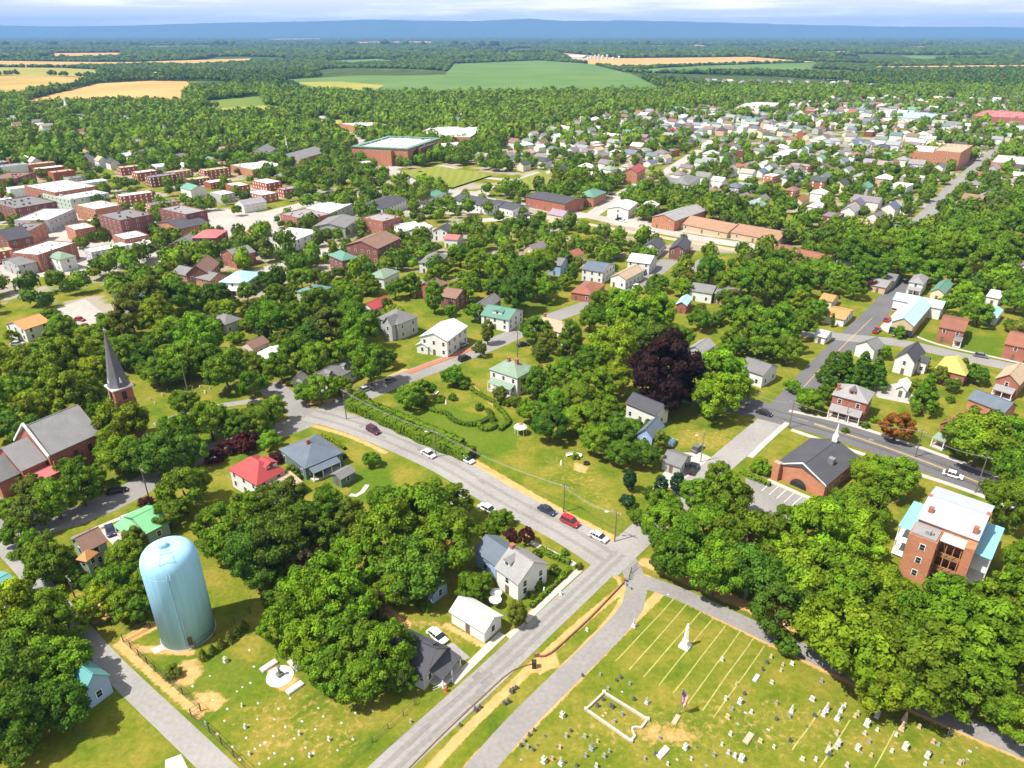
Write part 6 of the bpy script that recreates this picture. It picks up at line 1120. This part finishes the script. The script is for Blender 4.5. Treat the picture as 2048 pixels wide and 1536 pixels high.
RN = {'g': 'grey', 'dg': 'dark grey', 'lg': 'pale grey', 'w': 'white', 'r': 'red', 'gn': 'green', 'br': 'brown', 'tan': 'tan', 'sb': 'blue grey', 'rb': 'rust brown'}; WN = {'w': 'white walls', 'bk': 'brick walls', 'gy': 'grey walls', 'cr': 'cream walls', 'bo': 'orange brick walls', 'tn': 'tan walls', 'bd': 'dark brick walls'}
WCF = dict(WC, bk=(.32, .1, .055), bo=(.4, .17, .09), bd=(.2, .06, .045)); HP = {}
for i, (a, b_, h, rh, kd, ri) in enumerate(((11, 8, 5.2, 2.6, 'gable', 'u'), (8, 11, 5.4, 2.8, 'gable', 'v'), (10, 10, 5.4, 2.6, 'hip', 'v'), (13, 8, 3.4, 2.4, 'gable', 'u'), (8, 12, 3.6, 2.2, 'gable', 'v'), (12, 9, 5.2, 2.4, 'hip', 'u'), (18, 12, 7, 0, 'flat', 'u'), (14, 22, 6, 0, 'flat', 'v'), (24, 12, 8, 0, 'flat', 'u'), (20, 14, 6, 3, 'gable', 'u'))):
    HP[i] = (roof_mesh(kd, ri, a, b_, h, rh, SHING), wall_mesh(kd, ri, a, b_, h, rh, PAINT), a, b_, h, kd)
SV = []; SF = []; SC = []
for i, (d, x, y, zn, big) in enumerate(cand):
    k = rh_.choice([6, 7, 8, 9, 6]) if big else rh_.choice([0, 1, 2, 3, 4, 5, 0, 1]); rm, wm, a, b_, h, kd = HP[k]; rz = R(48 + rh_.uniform(-4, 4) + rh_.choice([0, 0, 90]))
    if kd == 'flat': rc, wc = rh_.choice(['w', 'w', 'w', 'lg', 'g', 'tan']), rh_.choice(['bk', 'bo', 'bd', 'w', 'gy', 'bk'])
    else: rc, wc = rh_.choice(['g', 'g', 'lg', 'lg', 'dg', 'w', 'br', 'sb', 'gn' if rh_.random() < .2 else 'g', 'r' if rh_.random() < .2 else 'tan', 'w', 'rb' if rh_.random() < .5 else 'lg']), rh_.choice(['w', 'w', 'w', 'w', 'w', 'w', 'cr', 'gy', 'bk' if rh_.random() < .5 else 'w', 'tn'])
    cr_ = tuple(v * rh_.uniform(.85, 1.2) for v in RC[rc]); cw = tuple(v * rh_.uniform(.9, 1.05) for v in WCF[wc]); sc_ = rh_.uniform(.88, 1.12) * (.8 if big else 1)
    if i < 235:
        e = ob('town_house' if kd != 'flat' else 'town_block', None, None, (x, y, 0), rz, scale=sc_); ob('roof', rm, e, (-a/2, -b_/2, 0), 0, cr_); ob('wall', wm, e, (-a/2, -b_/2, 0), 0, cw)
        if i < 130: put_windows(e, -a/2, -b_/2, a, b_, h, max(1, round(h/3.1)), 0 if kd == 'flat' else .35, 'xy', pane=False, door=False, sp=3.4)
        px, py = PX(Vector((x, y, 0))); later(e, RN[rc] + '-roofed ' + ('flat block' if kd == 'flat' else 'house') + ', ' + WN[wc] + ',', 'house' if kd != 'flat' else 'building', 'lesser houses of the town', px, py)
    else:
        Mx = Matrix.Translation((x, y, 0)) @ Matrix.Rotation(rz, 4, 'Z') @ Matrix.Scale(sc_, 4) @ Matrix.Translation((-a/2, -b_/2, 0))
        for me, cc in ((rm, cr_), (wm, cw)):
            n0 = len(SV)
            for v in me.vertices: SV.append(tuple(Mx @ v.co)); SC.append(cc)
            for p_ in me.polygons: SF.append(tuple(n0 + q for q in p_.vertices))
HFAR, t, b = newmat('far_house_paint'); at_ = t.nodes.new('ShaderNodeAttribute'); at_.attribute_name = 'Col'; t.links.new(at_.outputs['Color'], b.inputs['Base Color'])
me = mesh('distant_houses', SV, SF, [HFAR]); a_ = me.color_attributes.new('Col', 'FLOAT_COLOR', 'POINT'); c_ = np.ones((len(SV), 4), np.float32); c_[:, :3] = SC; a_.data.foreach_set('color', c_.ravel())
o = ob('distant_houses', me); o['kind'] = 'stuff'; tag(o, 'crowd of small far-off houses and blocks spread between trees towards the fields', 'houses')
# ------------------------------------------------------------------ the rest of the trees
def rtree(x, y, r_, c, k):
    me, tk, ch = rt.choice(PROTO[k]); cname, col = COLS[c]; j = rt.uniform(.82, 1.2); j2 = rt.uniform(-.12, .12); e = ob(NAME[k], None, None, (x, y, 0), rt.uniform(0, 6.28), scale=r_)
    ob('crown', me, e, (0, 0, ch), 0, (col[0]*j*(1+j2), col[1]*j, col[2]*j)); ob('trunk', tk, e)
    later(e, ('large ' if r_ > 5.5 else 'small ' if r_ < 2.6 else '') + cname + ' ' + KIND[k], 'tree', GR[k], *PX(Vector((x, y, 0))))
Z['lw'] = poly_px([(-60, 600), (560, 590), (790, 640), (770, 760), (560, 745), (520, 760), (260, 745), (180, 800), (-60, 880)]); Z['rw'] = poly_px([(1380, 590), (1480, 560), (1640, 660), (1570, 710), (1450, 710), (1380, 660)])
LAWN += [poly_px(q) for q in ([(250, 770), (540, 765), (540, 830), (250, 840)], [(120, 600), (230, 590), (250, 650), (130, 680)])]
HA = np.array([(q[0], q[1], q[2]) for q in HPOS]); TA = np.array(TPOS); rn = random.Random(12); tc_ = []
def wn(x, y): return math.sin(x*.0031+1.3)*math.sin(y*.0047+.4) + .6*math.sin(x*.009-y*.006) + .5*math.sin(x*.017+y*.013+2)
y = 160.0
while y < 1500:
    sp_ = 7.4 if y < 700 else 9.2; x = -(y * .82 + 20)
    while x < y * .82 + 20:
        X_, Y_ = x + rn.uniform(-3.4, 3.4), y + rn.uniform(-3.4, 3.4); x += sp_
        A = np.array([X_]), np.array([Y_]); zn = next((k for k, q in Z.items() if inpoly(q, *A)[0]), None); px, py = PX(Vector((X_, Y_, 0)))
        pr = {'down': .2, 'town': .8, 'left': .66, 'mid': .62, 'mid2': .85, 'farr': .88, 'rt': .8}.get(zn, .93 if py < 330 else .62)
        if py > 600: pr = .62 if zn in ('lw', 'rw') or inpoly(Z['lw'], *A)[0] else (.15 if py < 740 else 0)
        if zn == 'town' : pr *= .75 + .5 * wn(X_, Y_)
        if rn.random() > pr: continue
        r_ = rn.uniform(3.2, 6.2) if zn in ('left', 'farr', 'rt', None, 'mid2') else rn.uniform(2.2, 4.9)
        if np.any(np.hypot(HA[:, 0]-X_, HA[:, 1]-Y_) < HA[:, 2]*.62 + r_*.56): continue
        if np.any(np.hypot(TA[:, 0]-X_, TA[:, 1]-Y_) < TA[:, 2]*.8 + r_*.4): continue
        if blocked(X_, Y_, r_*.55): continue
        tc_.append((math.hypot(X_, Y_), X_, Y_, r_))
    y += sp_
print('mid trees', len(tc_)); tc_.sort()
PALT = [COLS[k][1] for k in ('g', 'g', 'd', 'b', 'g', 'd', 'g')] + [(.135, .19, .012), (.10, .14, .014)]
for d, X_, Y_, r_ in tc_[:120]: rtree(X_, Y_, r_, rn.choice('gggdbyo'), rn.choice(['round'] * 6 + ['tall', 'spread']))
def template(seed, ncl, per, size, tall=False, icol=True):
    rng = np.random.default_rng(seed); C = []
    while len(C) < ncl:
        p = rng.normal(size=3); p /= np.linalg.norm(p)
        if p[2] < -.55: continue
        C.append(p * rng.uniform(.55, .75) * np.array([.85, .85, 1.1 if tall else .75]))
    C = np.array(C); V, Fq, ci = cards(rng, C, np.full(ncl, .42), per, size); iv, ifc = I1; q = iv * rng.uniform(.62, .86, (len(iv), 1)) * np.array([1, 1, 1.15 if tall else .8])
    V2 = np.vstack([V, q]); F2 = np.vstack([Fq, np.column_stack([ifc, ifc[:, 2]]) + len(V)]); tn_ = np.concatenate([(rng.uniform(.8, 1.2, ncl)[ci] * rng.uniform(.8, 1.2, len(ci))).repeat(4), np.full(len(q), .85)]); V2[:, 2] += 1.0
    return V2, F2, tn_
def forest(name, pts, temps, label, mats=None):
    """pts: (x, y, r, colour) -> one mesh, no degenerate quads: triangles stored separately"""
    Vs, Fs, Cs = [], [], []; n0 = 0
    for i, (x, y, r_, c) in enumerate(pts):
        V, Fq, tn_ = temps[i % len(temps)]; a = rn.uniform(0, 6.28); ca, sa = math.cos(a), math.sin(a); W = np.empty_like(V); W[:, 0] = (V[:, 0]*ca - V[:, 1]*sa)*r_ + x; W[:, 1] = (V[:, 0]*sa + V[:, 1]*ca)*r_ + y; W[:, 2] = V[:, 2]*r_*rn.uniform(.9, 1.25)
        Vs.append(W.astype(np.float32)); Fs.append(Fq + n0); Cs.append((tn_[:, None] * np.array(c)[None]).astype(np.float32)); n0 += len(V)
    V = np.vstack(Vs); Fq = np.vstack(Fs); C = np.vstack(Cs); tri = Fq[:, 2] == Fq[:, 3]; Q = Fq[~tri]; T3 = Fq[tri][:, :3]; me = bpy.data.meshes.new(name)
    me.vertices.add(len(V)); me.vertices.foreach_set('co', V.ravel()); me.loops.add(Q.size + T3.size); me.loops.foreach_set('vertex_index', np.concatenate([Q.ravel(), T3.ravel()]).astype(np.int32)); me.polygons.add(len(Q) + len(T3))
    me.polygons.foreach_set('loop_start', np.concatenate([np.arange(len(Q))*4, Q.size + np.arange(len(T3))*3]).astype(np.int32)); me.update(calc_edges=True); me.materials.append(LEAF)
    a_ = me.color_attributes.new('Col', 'FLOAT_COLOR', 'POINT'); c_ = np.ones((len(V), 4), np.float32); c_[:, :3] = C; a_.data.foreach_set('color', c_.ravel()); o = ob(name, me, None, (0, 0, 0), 0, (1, 1, 1)); o['kind'] = 'stuff'; tag(o, label, 'trees'); print(name, len(pts), len(Fq))
def tcol(c=None):
    c = c or rn.choice(PALT); j = rn.uniform(.8, 1.22); return (c[0]*j*rn.uniform(.92, 1.08), c[1]*j, c[2]*j)
forest('town_trees', [(X_, Y_, r_, tcol()) for d, X_, Y_, r_ in tc_[120:] if d < 720], [template(s, 16, 15, .16, s % 4 == 0) for s in range(8)], 'many leafy trees filling the yards and streets of the farther town')
forest('town_edge_trees', [(X_, Y_, r_*1.3, tuple(v * 1.15 for v in tcol(rn.choice([None, (.13, .2, .014)])))) for d, X_, Y_, r_ in tc_[120:] if d >= 720], [template(s, 12, 7, .24, s % 4 == 0) for s in range(8)], 'belt of trees and tree rows at the far edge of the town')
wood = []; y = 1460.0; FB = [(q[:, 0].min(), q[:, 0].max(), q[:, 1].min(), q[:, 1].max(), q) for q in FIELDS]
while y < 19300:
    sp_ = 11 if y < 2100 else (15 if y < 3200 else 26 if y < 6500 else 70); x = -(y * .78 + 20)
    while x < y * .78 + 20:
        X_, Y_ = x + rn.uniform(-.45, .45)*sp_, y + rn.uniform(-.45, .45)*sp_; x += sp_
        nn_ = wn(X_*.55, Y_*.45)
        if nn_ < -.8 or rn.random() > .93: continue
        A = None; hit = False
        for x0, x1, y0, y1, q in FB:
            if x0 < X_ < x1 and y0 < Y_ < y1:
                A = A or (np.array([X_]), np.array([Y_]))
                if inpoly(q, *A)[0]: hit = True; break
        if hit: continue
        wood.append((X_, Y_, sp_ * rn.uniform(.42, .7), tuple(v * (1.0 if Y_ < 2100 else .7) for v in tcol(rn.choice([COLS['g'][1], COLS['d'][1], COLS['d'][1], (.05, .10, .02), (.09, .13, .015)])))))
    y += sp_
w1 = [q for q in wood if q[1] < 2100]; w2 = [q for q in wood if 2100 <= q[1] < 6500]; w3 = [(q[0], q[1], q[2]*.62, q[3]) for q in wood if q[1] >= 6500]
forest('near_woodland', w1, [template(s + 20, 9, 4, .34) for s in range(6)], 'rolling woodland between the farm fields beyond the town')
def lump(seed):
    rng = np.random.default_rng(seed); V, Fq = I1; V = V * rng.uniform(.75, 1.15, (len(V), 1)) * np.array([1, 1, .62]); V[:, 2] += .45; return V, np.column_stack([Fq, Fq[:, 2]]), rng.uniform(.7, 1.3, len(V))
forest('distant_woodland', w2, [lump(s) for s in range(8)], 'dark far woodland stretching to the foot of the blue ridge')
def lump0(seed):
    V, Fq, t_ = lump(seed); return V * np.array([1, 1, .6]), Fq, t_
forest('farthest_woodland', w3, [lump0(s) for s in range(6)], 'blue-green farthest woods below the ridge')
settle()
# ------------------------------------------------------------------ haze
hb = MB().box(-95000, 95000, -3500, 25200, -2, 500); hm, t, b = newmat('haze_air'); t.nodes.remove(b)
pv = t.nodes.new('ShaderNodeVolumePrincipled'); pv.inputs['Color'].default_value = (.24, .48, .95, 1); pv.inputs['Density'].default_value = 6.8e-5; pv.inputs['Anisotropy'].default_value = 0
t.links.new(pv.outputs[0], t.nodes['Material Output'].inputs['Volume'])
o = ob('haze', hb.mesh('haze', hm)); o['kind'] = 'stuff'
